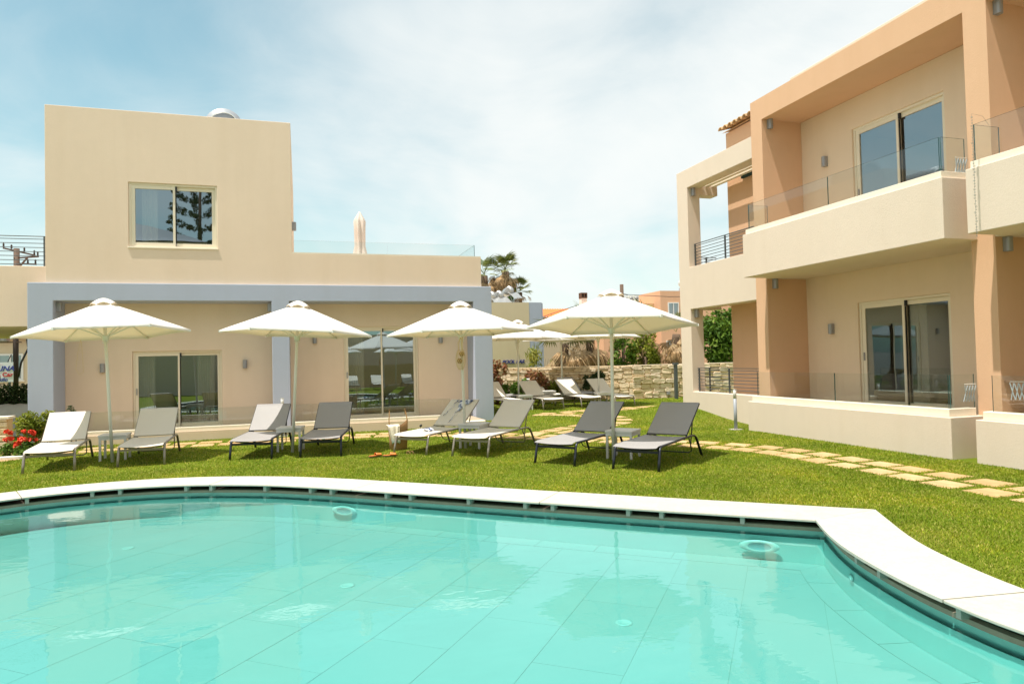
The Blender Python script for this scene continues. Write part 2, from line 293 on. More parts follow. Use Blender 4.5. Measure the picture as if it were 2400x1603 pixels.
def thing(name, label, cat, loc=(0, 0, 0), rz=0.0, group=None):
    o = bpy.data.objects.new(name, None); o.empty_display_size = 0.2; COL.objects.link(o); o.location = loc; o.rotation_euler = (0, 0, rz); return tag(o, label, cat, group)
def place(me, name, parent, loc=(0, 0, 0), rz=0.0, rot=None, sc=None):
    o = bpy.data.objects.new(name, me); COL.objects.link(o); o.parent = parent; o.location = loc; o.rotation_euler = rot or (0, 0, rz)
    if sc: o.scale = sc if isinstance(sc, tuple) else (sc, sc, sc)
    return o
def dup(root, loc, rz, label, group=None, rot=None):
    r = root.copy(); COL.objects.link(r); r.location = loc; r.rotation_euler = rot or (0, 0, rz); r['label'] = label
    if group: r['group'] = group
    for ch in list(root.children):
        c = ch.copy(); COL.objects.link(c); c.parent = r
        for g in list(ch.children): d = g.copy(); COL.objects.link(d); d.parent = c
    return r
def smooth(t): t = min(1.0, max(0.0, t)); return t * t * (3 - 2 * t)
def g(x, y): return 0.07 * smooth((y - 14.0) / 3.0) * smooth((x - 4.8) / 1.6) + 0.24 * smooth((y - 12.9) / 3.2) * smooth((x - 8.1) / 1.5) * (1 - smooth((y - 16.2) / 2.0))
def catmull(pts, per=6):
    P = [Vector((*p, 0)) if len(p) == 2 else Vector(p) for p in pts]; out = []
    for i in range(len(P) - 1):
        a, b, c, d = P[max(i - 1, 0)], P[i], P[i + 1], P[min(i + 2, len(P) - 1)]
        for k in range(per):
            t = k / per; out.append(0.5 * ((2 * b) + (c - a) * t + (2 * a - 5 * b + 4 * c - d) * t * t + (3 * b - a - 3 * c + d) * t ** 3))
    out.append(P[-1]); return out
def inside(x, y, poly):
    x = np.asarray(x); y = np.asarray(y); r = np.zeros(x.shape, bool); n = len(poly)
    for i in range(n):
        x0, y0 = poly[i]; x1, y1 = poly[(i + 1) % n]
        if y0 == y1: continue
        c = ((y0 > y) != (y1 > y)) & (x < (x1 - x0) * (y - y0) / (y1 - y0) + x0); r ^= c
    return r
def clip(poly, a, b, c):          # keep a*x+b*y<=c
    out = []; n = len(poly)
    for i in range(n):
        p, q = poly[i], poly[(i + 1) % n]; dp, dq = a * p[0] + b * p[1] - c, a * q[0] + b * q[1] - c
        if dp <= 0: out.append(p)
        if dp * dq < 0: t = dp / (dp - dq); out.append((p[0] + (q[0] - p[0]) * t, p[1] + (q[1] - p[1]) * t))
    return out

# ------------------------------------------------------------------ the pool
far_L = [(-5.55, 6.6), (-5.25, 8.2), (-4.6, 9.35), (-3.61, 10.13), (-2.64, 10.42), (-1.6, 10.36), (-0.52, 9.91), (0.31, 9.31)]
wallA = [tuple(v[:2]) for v in catmull(far_L, 5)] + [tuple(v[:2]) for v in catmull([(0.31, 9.31), (1.64, 8.14), (3.08, 6.88), (4.78, 5.44)], 3)][1:]
wallB = [tuple(v[:2]) for v in catmull([(4.78, 5.44), (4.49, 4.95), (4.27, 4.48), (4.08, 3.89), (3.98, 3.40), (3.95, 2.9), (4.05, 2.2)], 5)][1:]
wallC = [tuple(v[:2]) for v in catmull([(4.05, 2.2), (3.4, 1.35), (1.5, 0.95), (-1.0, 1.1), (-3.4, 1.9), (-5.0, 3.8), (-5.55, 6.6)], 5)][1:-1]
WALL = wallA + wallB + wallC
def offset(poly, d):
    n = len(poly); out = []
    for i in range(n):
        p0, p1, p2 = Vector(poly[i - 1]), Vector(poly[i]), Vector(poly[(i + 1) % n]); a = (p1 - p0).normalized(); b = (p2 - p1).normalized()
        na, nb = Vector((-a.y, a.x)), Vector((-b.y, b.x)); m = (na + nb).normalized(); k = 1.0 / max(0.55, m.dot(na)); q = p1 + m * (d * k); out.append((q.x, q.y))
    return out                     # polygon runs clockwise: +d is outward
LIP = offset(WALL, -0.095); OUTER = offset(WALL, 0.555); GUT = offset(WALL, 0.26); HOLE = offset(WALL, 0.36)
WZ, FZ = -0.115, -0.425
pool = thing('swimming_pool', 'curved swimming pool with pale stone coping and turquoise tiles', 'pool')
def strip(poly, z0, z1, poly2=None, flip=False):
    m = MB(); n = len(poly); p2 = poly2 or poly; m.v = [(x, y, z0) for x, y in poly] + [(x, y, z1) for x, y in p2]
    for i in range(n):
        j = (i + 1) % n; m.face([i, n + i, n + j, j] if flip else [i, j, n + j, n + i])
    return m
strip(WALL, FZ - 0.02, -0.084).build('pool_wall', 'lit_wall_tile', pool)
strip(WALL, -0.081, -0.081, GUT).build('gutter_ledge', 'gutter_dark', pool)
lipm = MB()
lipm = strip(offset(WALL, -0.012), WZ + 0.001, -0.08); lipm2 = strip(offset(WALL, -0.012), -0.08, -0.08, offset(WALL, 0.05)); o = len(lipm.v); lipm.add(lipm2.v, lipm2.f); lipm.build('overflow_lip', 'gutter_lip', pool)
strip(GUT, -0.081, -0.005).build('gutter_wall', 'gutter_dark', pool)
und = MB(); und.v = [(x, y, FZ - 0.0022) for x, y in WALL]; und.face(range(len(WALL))); und.build('pool_bed', 'seam', pool)
# ledge band along the wall a little under the water line
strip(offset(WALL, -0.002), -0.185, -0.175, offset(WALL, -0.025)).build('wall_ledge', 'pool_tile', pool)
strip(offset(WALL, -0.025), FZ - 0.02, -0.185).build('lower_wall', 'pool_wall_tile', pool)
# border tiles then field tiles, each piece an object
INNER = offset(WALL, -0.27); OUTF = offset(WALL, -0.029)
def poly_obj(poly, z0, z1, name, mat, parent, shrink=0.0):
    if len(poly) < 3: return None
    ar = sum(poly[i][0] * poly[(i + 1) % len(poly)][1] - poly[(i + 1) % len(poly)][0] * poly[i][1] for i in range(len(poly))) / 2
    if abs(ar) < 0.004: return None
    if ar < 0: poly = poly[::-1]
    m = MB(); m.prism(poly, z0, z1); return m.build(name, mat, parent)
acc = 0; start = 0; n = len(WALL)
for i in range(n):
    a, b = Vector(WALL[i]), Vector(WALL[(i + 1) % n]); acc += (b - a).length
    if acc > 0.55 or i == n - 1:
        ids = [k % n for k in range(start, i + 2)]; A = [OUTF[k] for k in ids]; B = [INNER[k] for k in ids]
        def cut(A, e=0.003):
            A = [Vector(p) for p in A]; A[0] = A[0] + (A[1] - A[0]).normalized() * e; A[-1] = A[-1] + (A[-2] - A[-1]).normalized() * e; return [(p.x, p.y) for p in A]
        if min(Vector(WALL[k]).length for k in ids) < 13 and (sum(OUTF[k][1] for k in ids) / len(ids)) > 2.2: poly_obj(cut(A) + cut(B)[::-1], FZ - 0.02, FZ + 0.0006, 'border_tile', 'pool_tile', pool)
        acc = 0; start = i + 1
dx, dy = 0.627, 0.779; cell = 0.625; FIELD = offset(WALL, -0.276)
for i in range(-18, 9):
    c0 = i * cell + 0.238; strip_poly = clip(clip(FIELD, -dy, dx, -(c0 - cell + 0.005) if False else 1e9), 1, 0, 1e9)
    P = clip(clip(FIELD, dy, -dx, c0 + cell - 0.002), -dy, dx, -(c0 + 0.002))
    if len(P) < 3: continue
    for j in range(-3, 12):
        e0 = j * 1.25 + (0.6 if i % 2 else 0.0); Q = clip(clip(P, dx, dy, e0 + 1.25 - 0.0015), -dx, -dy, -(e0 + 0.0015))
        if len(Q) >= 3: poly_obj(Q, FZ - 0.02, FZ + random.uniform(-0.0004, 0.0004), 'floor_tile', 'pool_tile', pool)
# coping slabs
def coping_slab(ids):
    A = [LIP[k] for k in ids]; B = [OUTER[k] for k in ids]
    A, B = cut(A, 0.0045), cut(B, 0.0045); z = random.uniform(0.010, 0.014)
    m = MB(); poly = A + B[::-1]; ar = sum(poly[i][0] * poly[(i + 1) % len(poly)][1] - poly[(i + 1) % len(poly)][0] * poly[i][1] for i in range(len(poly)))
    if ar < 0: poly = poly[::-1]
    m.prism(poly, -0.012, z); m.build('coping_slab', 'coping_stone', pool, bevel=0.006)
corner = len(wallA) - 1; start = 0; acc = 0
for i in range(n):
    acc += (Vector(WALL[(i + 1) % n]) - Vector(WALL[i])).length
    if acc > 2.15 or i + 1 == corner or i == n - 1:
        if i + 1 < corner and (corner - i) < 3: continue
        coping_slab([k % n for k in range(start, i + 2)]); start = i + 1; acc = 0
# little blocks under the coping
blk = MB().box(-0.02, -0.065, -0.0795, 0.02, 0.05, -0.0125).mesh('support_block', 'block_grey')
acc = 0; nxt = 0.3; gaps = [0.35, 0.80, 0.72, 0.33, 0.85]; gi = 0
for i in range(len(wallA) + len(wallB)):
    a, b = Vector(WALL[i]), Vector(WALL[i + 1]); L = (b - a).length; d = (b - a) / L
    while nxt < acc + L:
        p = a + d * (nxt - acc); place(blk, 'support_block', pool, (p.x, p.y, 0), math.atan2(d.y, d.x)); nxt += gaps[gi % 5]; gi += 1
    acc += L
def wall_fitting(p, wd, ang, label=None, big=True):
    m = MB(); m.smooth = True; m.cur = 0
    w, h = (0.19, 0.062) if big else (0.045, 0.030)
    def ell(a, b, t0, t1):
        o = len(m.v); K = 28
        for k in range(K): t = 2 * math.pi * k / K; m.v.append((a * math.cos(t), t0, b * math.sin(t)))
        return o, K
    rings = [ell(w, h, -0.022, 0), ell(w * 0.97, h * 0.97, -0.0275, 0), ell(w * 0.62, h * 0.62, -0.0285, 0), ell(w * 0.58, h * 0.58, -0.0265, 0)]
    for (a, K), (b, _) in zip(rings[:-1], rings[1:]):
        for k in range(K): k2 = (k + 1) % K; m.face([a + k, a + k2, b + k2, b + k])
    m.cur = 1; a, K = rings[-1]; m.face([a + k for k in range(K)])
    m.build('pool_light' if big else 'wall_inlet', ['light_ring', 'light_lens'] if big else ['inlet_white', 'light_ring'], pool, (p[0], p[1], p[2]), ang)
wall_fitting((4.30, 5.80, -0.29), 0, rad(-40.5)); wall_fitting((0.52, 9.10, -0.28), 0, rad(-40)); wall_fitting((4.31, 4.60, -0.25), 0, rad(-115), big=False)
for x, y in ((2.33, 4.81), (0.38, 6.49), (-1.89, 8.75)):
    m = MB(); m.smooth = True; m.lathe([(0.068, -0.004), (0.066, 0.006), (0.048, 0.008), (0.042, 0.003), (0.0005, 0.006)], 20); m.build('floor_inlet', 'inlet_white', pool, (x, y, FZ))
# water sheet, own object of the setting
wm = MB(); W2 = offset(WALL, -0.006); wm.v = [(x, y, WZ) for x, y in W2]; wm.face(range(len(W2))[::-1]); wo = wm.build('water', 'water'); tag(wo, 'calm turquoise pool water', None, None, 'structure')
bm = bmesh.new(); bm.from_mesh(wo.data); bmesh.ops.triangulate(bm, faces=bm.faces[:]); bmesh.ops.recalc_face_normals(bm, faces=bm.faces[:])
if bm.faces[0].normal.z < 0: bmesh.ops.reverse_faces(bm, faces=bm.faces[:])
bm.to_mesh(wo.data); bm.free()

# ------------------------------------------------------------------ ground
def grid_sheet(name, xs, ys, mat, hole=None):
    X, Y = np.meshgrid(xs, ys, indexing='ij'); nx, ny = len(xs), len(ys)
    gz = np.vectorize(g)(X, Y); V = np.stack([X, Y, gz], -1).reshape(-1, 3)
    cx = (X[:-1, :-1] + X[1:, 1:]) / 2; cy_ = (Y[:-1, :-1] + Y[1:, 1:]) / 2; keep = np.ones(cx.shape, bool)
    if hole: keep &= ~inside(cx, cy_, hole)
    I, J = np.nonzero(keep); a = I * ny + J; F = np.stack([a, a + ny, a + ny + 1, a + 1], -1)
    me = bpy.data.meshes.new(name); me.from_pydata(V.tolist(), [], F.tolist()); me.materials.append(MATS[mat]); me.update(); o = bpy.data.objects.new(name, me); COL.objects.link(o); return o
xs = np.arange(-14, 22.01, 0.12); ys = np.arange(-8, 30.01, 0.12)
lawn = tag(grid_sheet('lawn', xs, ys, 'lawn', HOLE), 'green lawn round the pool', None, None, 'structure')
m = MB(); x0, x1, y0, y1 = xs[0], xs[-1], ys[0], ys[-1]; B = 900
m.v = [(-B, -B, 0), (B, -B, 0), (B, B, 0), (-B, B, 0), (x0, y0, 0), (x1, y0, 0), (x1, y1, 0), (x0, y1, 0)]
m.v = [(x, y, z - 0.0) for x, y, z in m.v]; [m.face(f) for f in ((0, 1, 5, 4), (1, 2, 6, 5), (2, 3, 7, 6), (3, 0, 4, 7))]; tag(m.build('ground', 'asphalt_far'), 'dry ground beyond the garden', None, None, 'structure')

# stepping stone path
path = thing('path', 'double row of sand coloured stepping stones set in the lawn', None); path['kind'] = 'structure'
SLABS = []
def slab_run(line, w=0.40, pitch=0.53, gap=0.055, rows=2, length=0.44, skip=None):
    pts = catmull(line, 10); acc = 0; out = []
    S = [0]
    for a, b in zip(pts[:-1], pts[1:]): S.append(S[-1] + (b - a).length)
    s = 0.1
    while s < S[-1] - 0.1:
        i = max(k for k in range(len(S)) if S[k] <= s); i = min(i, len(pts) - 2); t = (s - S[i]) / (S[i + 1] - S[i]); p = pts[i].lerp(pts[i + 1], t); d = (pts[i + 1] - pts[i]).normalized(); nrm = Vector((-d.y, d.x, 0))
        for r in range(rows):
            off = (r - (rows - 1) / 2) * (w + gap * 1.9); k = 1.0
            c = p + nrm * off + d * random.uniform(-0.03, 0.03) + d * (0.10 if r else 0)
            if any((c.x - q[0]) ** 2 + (c.y - q[1]) ** 2 < 0.12 for q in SLABS): continue
            L, Wd = length * random.uniform(0.95, 1.03) / 2, w * random.uniform(0.97, 1.03) / 2; a0 = math.atan2(d.y, d.x) + random.uniform(-0.03, 0.03)
            m = MB(); q = [(-L, -Wd), (L, -Wd), (L, Wd), (-L, Wd)]; q = [(x + random.uniform(-0.012, 0.012), y + random.uniform(-0.012, 0.012)) for x, y in q]
            m.prism(q, -0.03, 0.008); o = m.build('stepping_stone', 'paving_stone', path, (c.x, c.y, g(c.x, c.y)), a0, bevel=0.008); SLABS.append((c.x, c.y, L, Wd, a0))
        s += pitch
slab_run([(7.57, 2.9), (7.57, 5.0), (7.56, 8.6), (7.42, 9.7), (7.02, 10.55), (6.45, 11.3), (5.85, 12.0), (5.2, 12.75), (4.55, 13.5), (3.9, 14.15), (3.0, 14.9), (2.0, 15.38), (0.8, 15.5), (-0.8, 15.55), (-2.4, 15.6), (-3.8, 15.62), (-4.9, 15.2), (-5.6, 14.6), (-6.8, 14.0)])
slab_run([(4.85, 13.75), (5.35, 14.1), (6.0, 14.55), (6.8, 14.95), (7.35, 15.4), (7.55, 16.2), (7.3, 17.0), (6.9, 17.6), (6.2, 18.1)], rows=2)
slab_run([(7.2, 18.0), (7.9, 18.25), (9.0, 18.45), (10.4, 18.6), (12.5, 18.8)], rows=2)
slab_run([(-5.1, 16.3), (-5.9, 15.9), (-6.8, 15.4)], rows=2)

# grass blades
def grass():
    bl = [(-5.8, 16.45, 4.4, 30), (-5.9, 17.6, 5.0, 30), (9.0, 2.0, 14, 12.42), (9.66, 12.3, 14, 16.15)]
    def sample(x0, x1, y0, y1, dens):
        N = int((x1 - x0) * (y1 - y0) * dens); return np.stack([rng.uniform(x0, x1, N), rng.uniform(y0, y1, N)], -1)
    P = np.concatenate([sample(3.9, 9.05, 2.4, 8, 4800), sample(1.0, 3.9, 5.5, 8, 3600), sample(-5.5, 9.05, 8, 12, 2500), sample(-7.5, 9.75, 12, 17.7, 1100), sample(4.6, 14, 17.7, 24, 420)])
    x, y = P[:, 0], P[:, 1]; keep = ~inside(x, y, offset(WALL, 0.56))
    for a, b, c, d in bl: keep &= ~((x > a) & (x < c) & (y > b) & (y < d))
    d = np.hypot(x, y); ang = np.arctan2(x - 0, y); keep &= (ang > rad(-27)) & (ang < rad(61))
    for cx, cy_, L, Wd, a in SLABS:
        u = (x - cx) * math.cos(a) + (y - cy_) * math.sin(a); v = -(x - cx) * math.sin(a) + (y - cy_) * math.cos(a); keep &= ~((abs(u) < L - 0.022) & (abs(v) < Wd - 0.022))
    x, y = x[keep], y[keep]; N = len(x); d = np.hypot(x, y); z = np.vectorize(g)(x, y)
    patch = 0.5 + 0.5 * np.sin(x * 2.1 + np.sin(y * 1.7)) * np.sin(y * 1.9 + np.sin(x * 1.3))
    h = rng.uniform(0.013, 0.024, N) * (0.85 + 0.35 * patch) * (0.85 + 0.02 * d); edge = rng.random(N) < 0.02; h[edge] *= 1.5
    w = (0.0024 + 0.00042 * d) * rng.uniform(0.7, 1.3, N); a = rng.uniform(0, 2 * np.pi, N); lx, ly = rng.normal(0, 0.6, N) * h, rng.normal(0, 0.6, N) * h; cx, sx = np.cos(a) * w, np.sin(a) * w
    V = np.empty((N, 3, 3)); V[:, 0] = np.stack([x - cx, y - sx, z - 0.003], -1); V[:, 1] = np.stack([x + cx, y + sx, z - 0.003], -1); V[:, 2] = np.stack([x + lx, y + ly, z + h], -1)
    me = bpy.data.meshes.new('grass'); me.vertices.add(3 * N); me.vertices.foreach_set('co', V.ravel()); me.loops.add(3 * N); me.loops.foreach_set('vertex_index', np.arange(3 * N, dtype=np.int32)); me.polygons.add(N); me.polygons.foreach_set('loop_start', np.arange(0, 3 * N, 3, dtype=np.int32)); me.update(calc_edges=True); me.validate()
    me.materials.append(MATS['grass_blade']); o = bpy.data.objects.new('grass', me); COL.objects.link(o); tag(o, 'short grass blades of the lawn', None, None, 'stuff')
grass()

# ------------------------------------------------------------------ windows and lamps
def sliding_door(parent, loc, rz, w, h, name='sliding_door', fw=0.07, overlap=0.03, curtains=(), sill=False, drop=0.0):
    """local: centre bottom at origin, outside is -y"""
    f = MB(); x = w / 2; t = 0.045
    f.union([(-x, -0.05, 0, x, 0.10, h)], [(-x + t, -0.2, t * 0.6, x - t, 0.2, h - t)]); fo = f.build(name, 'frame_paint', parent, loc, rz, bevel=0.004)
    iw = x - t
    for k, (xa, xb, yy) in enumerate(((-iw, overlap, -0.035), (-overlap, iw, 0.015))):
        s = MB(); s.union([(xa, yy, t * 0.6, xb, yy + 0.045, h - t)], [(xa + fw, yy - 0.1, t * 0.6 + fw, xb - fw * (0.62 if k == 0 else 1), yy + 0.2, h - t - fw)] if k == 0 else [(xa + fw * 0.62, yy - 0.1, t * 0.6 + fw, xb - fw, yy + 0.2, h - t - fw)])
        s.build('sash', 'frame_paint', fo, bevel=0.004)
        gx0, gx1 = (xa + fw, xb - fw * 0.62) if k == 0 else (xa + fw * 0.62, xb - fw)
        p = MB(); p.add([(gx0 - 0.01, yy + 0.024, t * 0.6 + fw - 0.01), (gx1 + 0.01, yy + 0.024, t * 0.6 + fw - 0.01), (gx1 + 0.01, yy + 0.024, h - t - fw + 0.01), (gx0 - 0.01, yy + 0.024, h - t - fw + 0.01)], [(0, 1, 2, 3)]); p.build('pane', 'window_glass', fo)
    gk = MB(); gk.box(overlap + 0.001, -0.034, h - t - 0.10, overlap + 0.035, 0.013, h - t - 0.002); gk.box(overlap + 0.001, -0.02, 0.05, overlap + 0.008, 0.012, h - t - 0.11); gk.build('gasket', 'dark_gasket', fo)
    if h > 1.7: MB().box(-iw + fw * 0.35, -0.056, h * 0.44, -iw + fw * 0.35 + 0.022, -0.036, h * 0.44 + 0.16).build('handle', 'lamp_grey', fo)
    for xa, xb in curtains:
        c = MB(); K = 26; c.smooth = True
        for i in range(K + 1):
            xx = xa + (xb - xa) * i / K; yy = 0.17 + 0.035 * math.sin(i * 1.9) + 0.012 * math.sin(i * 4.1); c.v += [(xx, yy, 0.02), (xx, yy, h - 0.02)]
        for i in range(K): c.face([2 * i, 2 * i + 2, 2 * i + 3, 2 * i + 1])
        c.build('curtain', 'curtain_cloth', fo)
    if sill:
        s = MB(); s.box(-x - 0.015, -0.118, -0.035, x + 0.015, 0.10, -0.002); s.build('sill', 'pale_trim', fo, bevel=0.005)
    return fo
def wall_lamp(parent, loc, rz):   # wall behind +y
    m = MB(); m.smooth = False; K = 10; prof = [(-0.05, 0.0), (-0.05, -0.06)] + [(0.05 * math.sin(-math.pi / 2 + math.pi * k / K), -0.06 - 0.045 * math.cos(-math.pi / 2 + math.pi * k / K)) for k in range(1, K)] + [(0.05, -0.06), (0.05, 0.0)]
    m.prism(prof[::-1] if False else prof, -0.105, 0.105); o = m.build('wall_lamp', 'lamp_grey', parent, loc, rz, bevel=0.003); return o
def glass_panel(parent, p, q, z0, z1, t=0.014):
    p, q = Vector((*p, 0)), Vector((*q, 0)); L = (q - p).length; a = math.atan2((q - p).y, (q - p).x); m = MB(); m.cur = 0
    m.add([(0.004, -t / 2, z0), (L - 0.004, -t / 2, z0), (L - 0.004, -t / 2, z1), (0.004, -t / 2, z1), (0.004, t / 2, z0), (L - 0.004, t / 2, z0), (L - 0.004, t / 2, z1), (0.004, t / 2, z1)], [(0, 1, 2, 3), (5, 4, 7, 6)]); m.cur = 1
    o = len(m.v) - 8; [m.face([o + k for k in f]) for f in ((4, 0, 3, 7), (1, 5, 6, 2), (3, 2, 6, 7))]; return m.build('glass_panel', ['balustrade_glass', 'glass_edge'], parent, (p.x, p.y, 0), a)
def railing(parent, p, q, z0, z1, nbars=7, posts=(0.02, 0.5), rb=0.0085, name='railing'):
    p, q = Vector(p), Vector(q); r = MB(); d = q - p
    top = MB().bar((p.x, p.y, z1), (q.x, q.y, z1), 0.024, 0.016).build(name, 'rail_grey', parent)
    for k in range(nbars):
        z = z0 + (z1 - z0) * (k + 0.35) / nbars; MB().tube([(p.x, p.y, z), (q.x, q.y, z)], rb, 6).build('bar', 'rail_grey', top)
    for t in posts:
        c = p + d * t; MB().box(c.x - 0.016, c.y - 0.016, z0 - 0.05, c.x + 0.016, c.y + 0.016, z1 - 0.009).build('post', 'rail_grey', top)
    return top

# ------------------------------------------------------------------ left house
H = thing('house', 'beige two storey house with a blue portico, behind the left parasols', 'house')
hw = MB()
d1 = (-3.87, -1.87, 0.13, 2.01); d2 = (1.10, 3.06, 0.15, 2.57); uw = (-3.77, -1.86, 4.44, 5.95)
hw.union([(-5.45, 17.78, 3.40, -0.15, 25, 7.63), (-0.15, 17.78, 3.40, 4.68, 25, 4.37), (-5.70, 18.52, -0.1, 4.86, 25, 3.40), (-9.5, 18.4, 2.63, -5.45, 25, 4.03)],
         [(0.02, 17.98, 3.62, 4.5, 24.8, 4.5), (uw[0], 17.7, uw[2], uw[1], 18.06, uw[3]), (-4.6, 18.06, 4.0, -1.0, 21, 6.6),
          (d1[0], 18.4, d1[2], d1[1], 18.8, d1[3]), (-4.9, 18.8, d1[2], -1.0, 22, 2.8), (d2[0], 18.4, d2[2], d2[1], 18.8, d2[3]), (0.2, 18.8, d2[2], 4.2, 22, 2.9)])
hw.build('wall', 'house_plaster', H, bevel=0.012)
bp = MB(); bp.union([(-5.78, 17.70, 3.17, 4.93, 18.51, 3.575), (-5.78, 17.70, -0.1, -5.28, 18.51, 3.17), (-0.65, 17.70, -0.1, -0.24, 18.51, 3.17), (4.43, 17.70, -0.1, 4.93, 18.51, 3.17)]); bp.build('portico', 'blue_plaster', H, bevel=0.012)
tr = MB(); tr.box(-0.148, 17.782, 4.372, 4.678, 18.02, 4.395); tr.build('parapet_cap', 'pale_trim', H)
fl = MB(); fl.box(-5.25, 16.6, -0.05, 4.41, 18.50, 0.115); fl.build('terrace_floor', 'terrace_tile', H)
for a, b in ((-5.2, -0.62), (-0.12, 3.55)):
    MB().box(a, 16.5, -0.05, b, 16.598, 0.205).build('terrace_kerb', 'house_plaster', H, bevel=0.006)
    MB().box(a - 0.01, 16.53, 0.207, b + 0.01, 16.66, 0.29).build('kerb_cap', 'pale_trim', H, bevel=0.006)
for a, b in ((-4.9, -2.7), (-2.7, -0.66), (-0.11, 1.7), (1.7, 3.5)): glass_panel(H, (a, 16.58), (b, 16.58), 0.29, 0.69)
MB().box(3.6, 16.6, -0.05, 4.0, 17.3, 0.20).build('step', 'pale_trim', H, bevel=0.008); MB().box(3.6, 16.4, -0.05, 4.35, 16.59, 0.12).build('step', 'pale_trim', H, bevel=0.008)
for a, b in ((-0.12, 2.2), (2.2, 4.52)): glass_panel(H, (a, 17.84), (b, 17.84), 4.40, 4.70)
glass_panel(H, (4.52, 17.84), (4.52, 20), 4.40, 4.70)
sliding_door(H, ((d1[0] + d1[1]) / 2, 18.62, d1[2]), 0, d1[1] - d1[0], d1[3] - d1[2], curtains=((-0.92, -0.55), (0.40, 0.80)))
sliding_door(H, ((d2[0] + d2[1]) / 2, 18.62, d2[2]), 0, d2[1] - d2[0], d2[3] - d2[2], curtains=((-0.9, -0.45),))
sliding_door(H, ((uw[0] + uw[1]) / 2, 17.87, uw[2]), 0, uw[1] - uw[0], uw[3] - uw[2], name='window', fw=0.085, sill=True, curtains=((-0.72, -0.38),))
for x, z in ((-4.50, 1.63), (-1.33, 1.65), (0.37, 2.25), (3.68, 2.21)): wall_lamp(H, (x, 18.52, z), 0)
wall_lamp(H, (-5.28, 17.95, 3.04), rad(90)); wall_lamp(H, (-0.65, 17.95, 3.04), rad(-90)); wall_lamp(H, (4.43, 17.95, 3.04), rad(-90)); wall_lamp(H, (-0.24, 17.95, 3.04), rad(90)); wall_lamp(H, (-0.15, 18.0, 5.08), rad(90))
railing(H, (-9.4, 18.5), (-5.47, 18.5), 4.05, 4.74, 7, (0.945, 0.5, 0.05))

# ------------------------------------------------------------------ right apartment building
A = thing('apartment_building', 'cream and peach apartment building with glass balconies, right of the lawn', 'apartment building')
PIT = 5.11
for k in range(2):
    s = -PIT * k
    b = MB(); b.union([(9.02, 7.66 + s, 3.22, 10.7, 12.40 + s, 4.13), (9.67, 12.40 + s, 3.22, 10.7, 12.5 + s, 3.55)], [(9.20, 7.86 + s, 3.56, 11.0, 12.2 + s, 5.0)]); b.build('balcony', 'cream_plaster', A, bevel=0.012)
    c = MB(); c.union([(9.07, 7.71 + s, 4.132, 9.26, 12.36 + s, 4.235), (9.26, 7.71 + s, 4.132, 9.66, 7.86 + s, 4.235), (9.26, 12.2 + s, 4.132, 9.66, 12.36 + s, 4.235)]); c.build('balcony_cap', 'pale_trim', A, bevel=0.006)
    t = MB(); t.union([(9.02, 7.67 + s, -0.2, 10.7, 12.40 + s, 0.61)], [(9.28, 7.88 + s, 0.50, 11.0, 12.2 + s, 5.0)]); t.build('terrace_wall', 'cream_plaster', A, bevel=0.010)
    c = MB(); c.union([(9.09, 7.75 + s, 0.612, 9.26, 12.34 + s, 0.725), (9.26, 7.75 + s, 0.612, 9.62, 7.88 + s, 0.725)]); c.build('terrace_cap', 'pale_trim', A, bevel=0.006)
    MB().box(9.285, 7.885 + s, 0.501, 10.69, 12.19 + s, 0.515).build('terrace_floor', 'terrace_tile', A)
    for z0, z1, e in ((4.235, 4.77, 12.36), (0.725, 1.225, 12.24)):
        x = 9.155; glass_panel(A, (x, 7.80 + s), (x, 10.06 + s), z0, z1); glass_panel(A, (x, 10.06 + s), (x, e + s), z0, z1); glass_panel(A, (x + 0.012, 7.79 + s), (9.64, 7.79 + s), z0, z1)
        if z0 > 2: glass_panel(A, (x + 0.012, e + s), (9.64, e + s), z0, z1)
pc = MB(); pc.union([(9.67, -3.0, 6.70, 11.2, 12.87, 7.18)] + [(9.67, 12.5 - PIT * k, 0.3, 10.70, 12.87 - PIT * k, 6.70) for k in range(3)] + [(9.672, 12.87, 0.3, 9.70, 12.88, 0.4)]); pc.build('peach_frame', 'peach_plaster', A, bevel=0.012)
MB().box(9.90, -3.0, 7.182, 10.3, 11.84, 7.36).build('parapet', 'cream_plaster', A, bevel=0.01)
bw = MB(); holes = []
doorL = (9.02, 11.07, 0.51, 2.58); doorU = (8.99, 11.06, 3.6, 6.08)
for k in range(2):
    s = -PIT * k
    for (ya, yb, za, zb) in (doorL, doorU): holes += [(10.6, ya + s, za, 10.95, yb + s, zb), (10.95, ya - 0.8 + s, za, 14, yb + 0.8 + s, zb + 0.2)]
bw.union([(10.701, -3.0, 0.0, 15, 12.52, 6.6985)], holes); bw.build('wall', 'recess_plaster', A, bevel=0.008)
pp = MB(); pp.union([(10.70, 12.88, 0.0, 15, 15.28, 7.36)]); pp.build('end_wall', 'peach_plaster', A, bevel=0.012)
for k in range(2):
    s = -PIT * k
    for (ya, yb, za, zb), c in ((doorL, ((-0.05, 0.35),)), (doorU, ())): sliding_door(A, (10.79, (ya + yb) / 2 + s, za), rad(-90), yb - ya, zb - za, fw=0.085, curtains=c)
    wall_lamp(A, (10.70, 11.76 + s, 2.09), rad(-90)); wall_lamp(A, (10.70, 11.78 + s, 5.63), rad(-90))
    for z in (3.11, 6.60): wall_lamp(A, (9.86, 12.5 + s, z), 0)
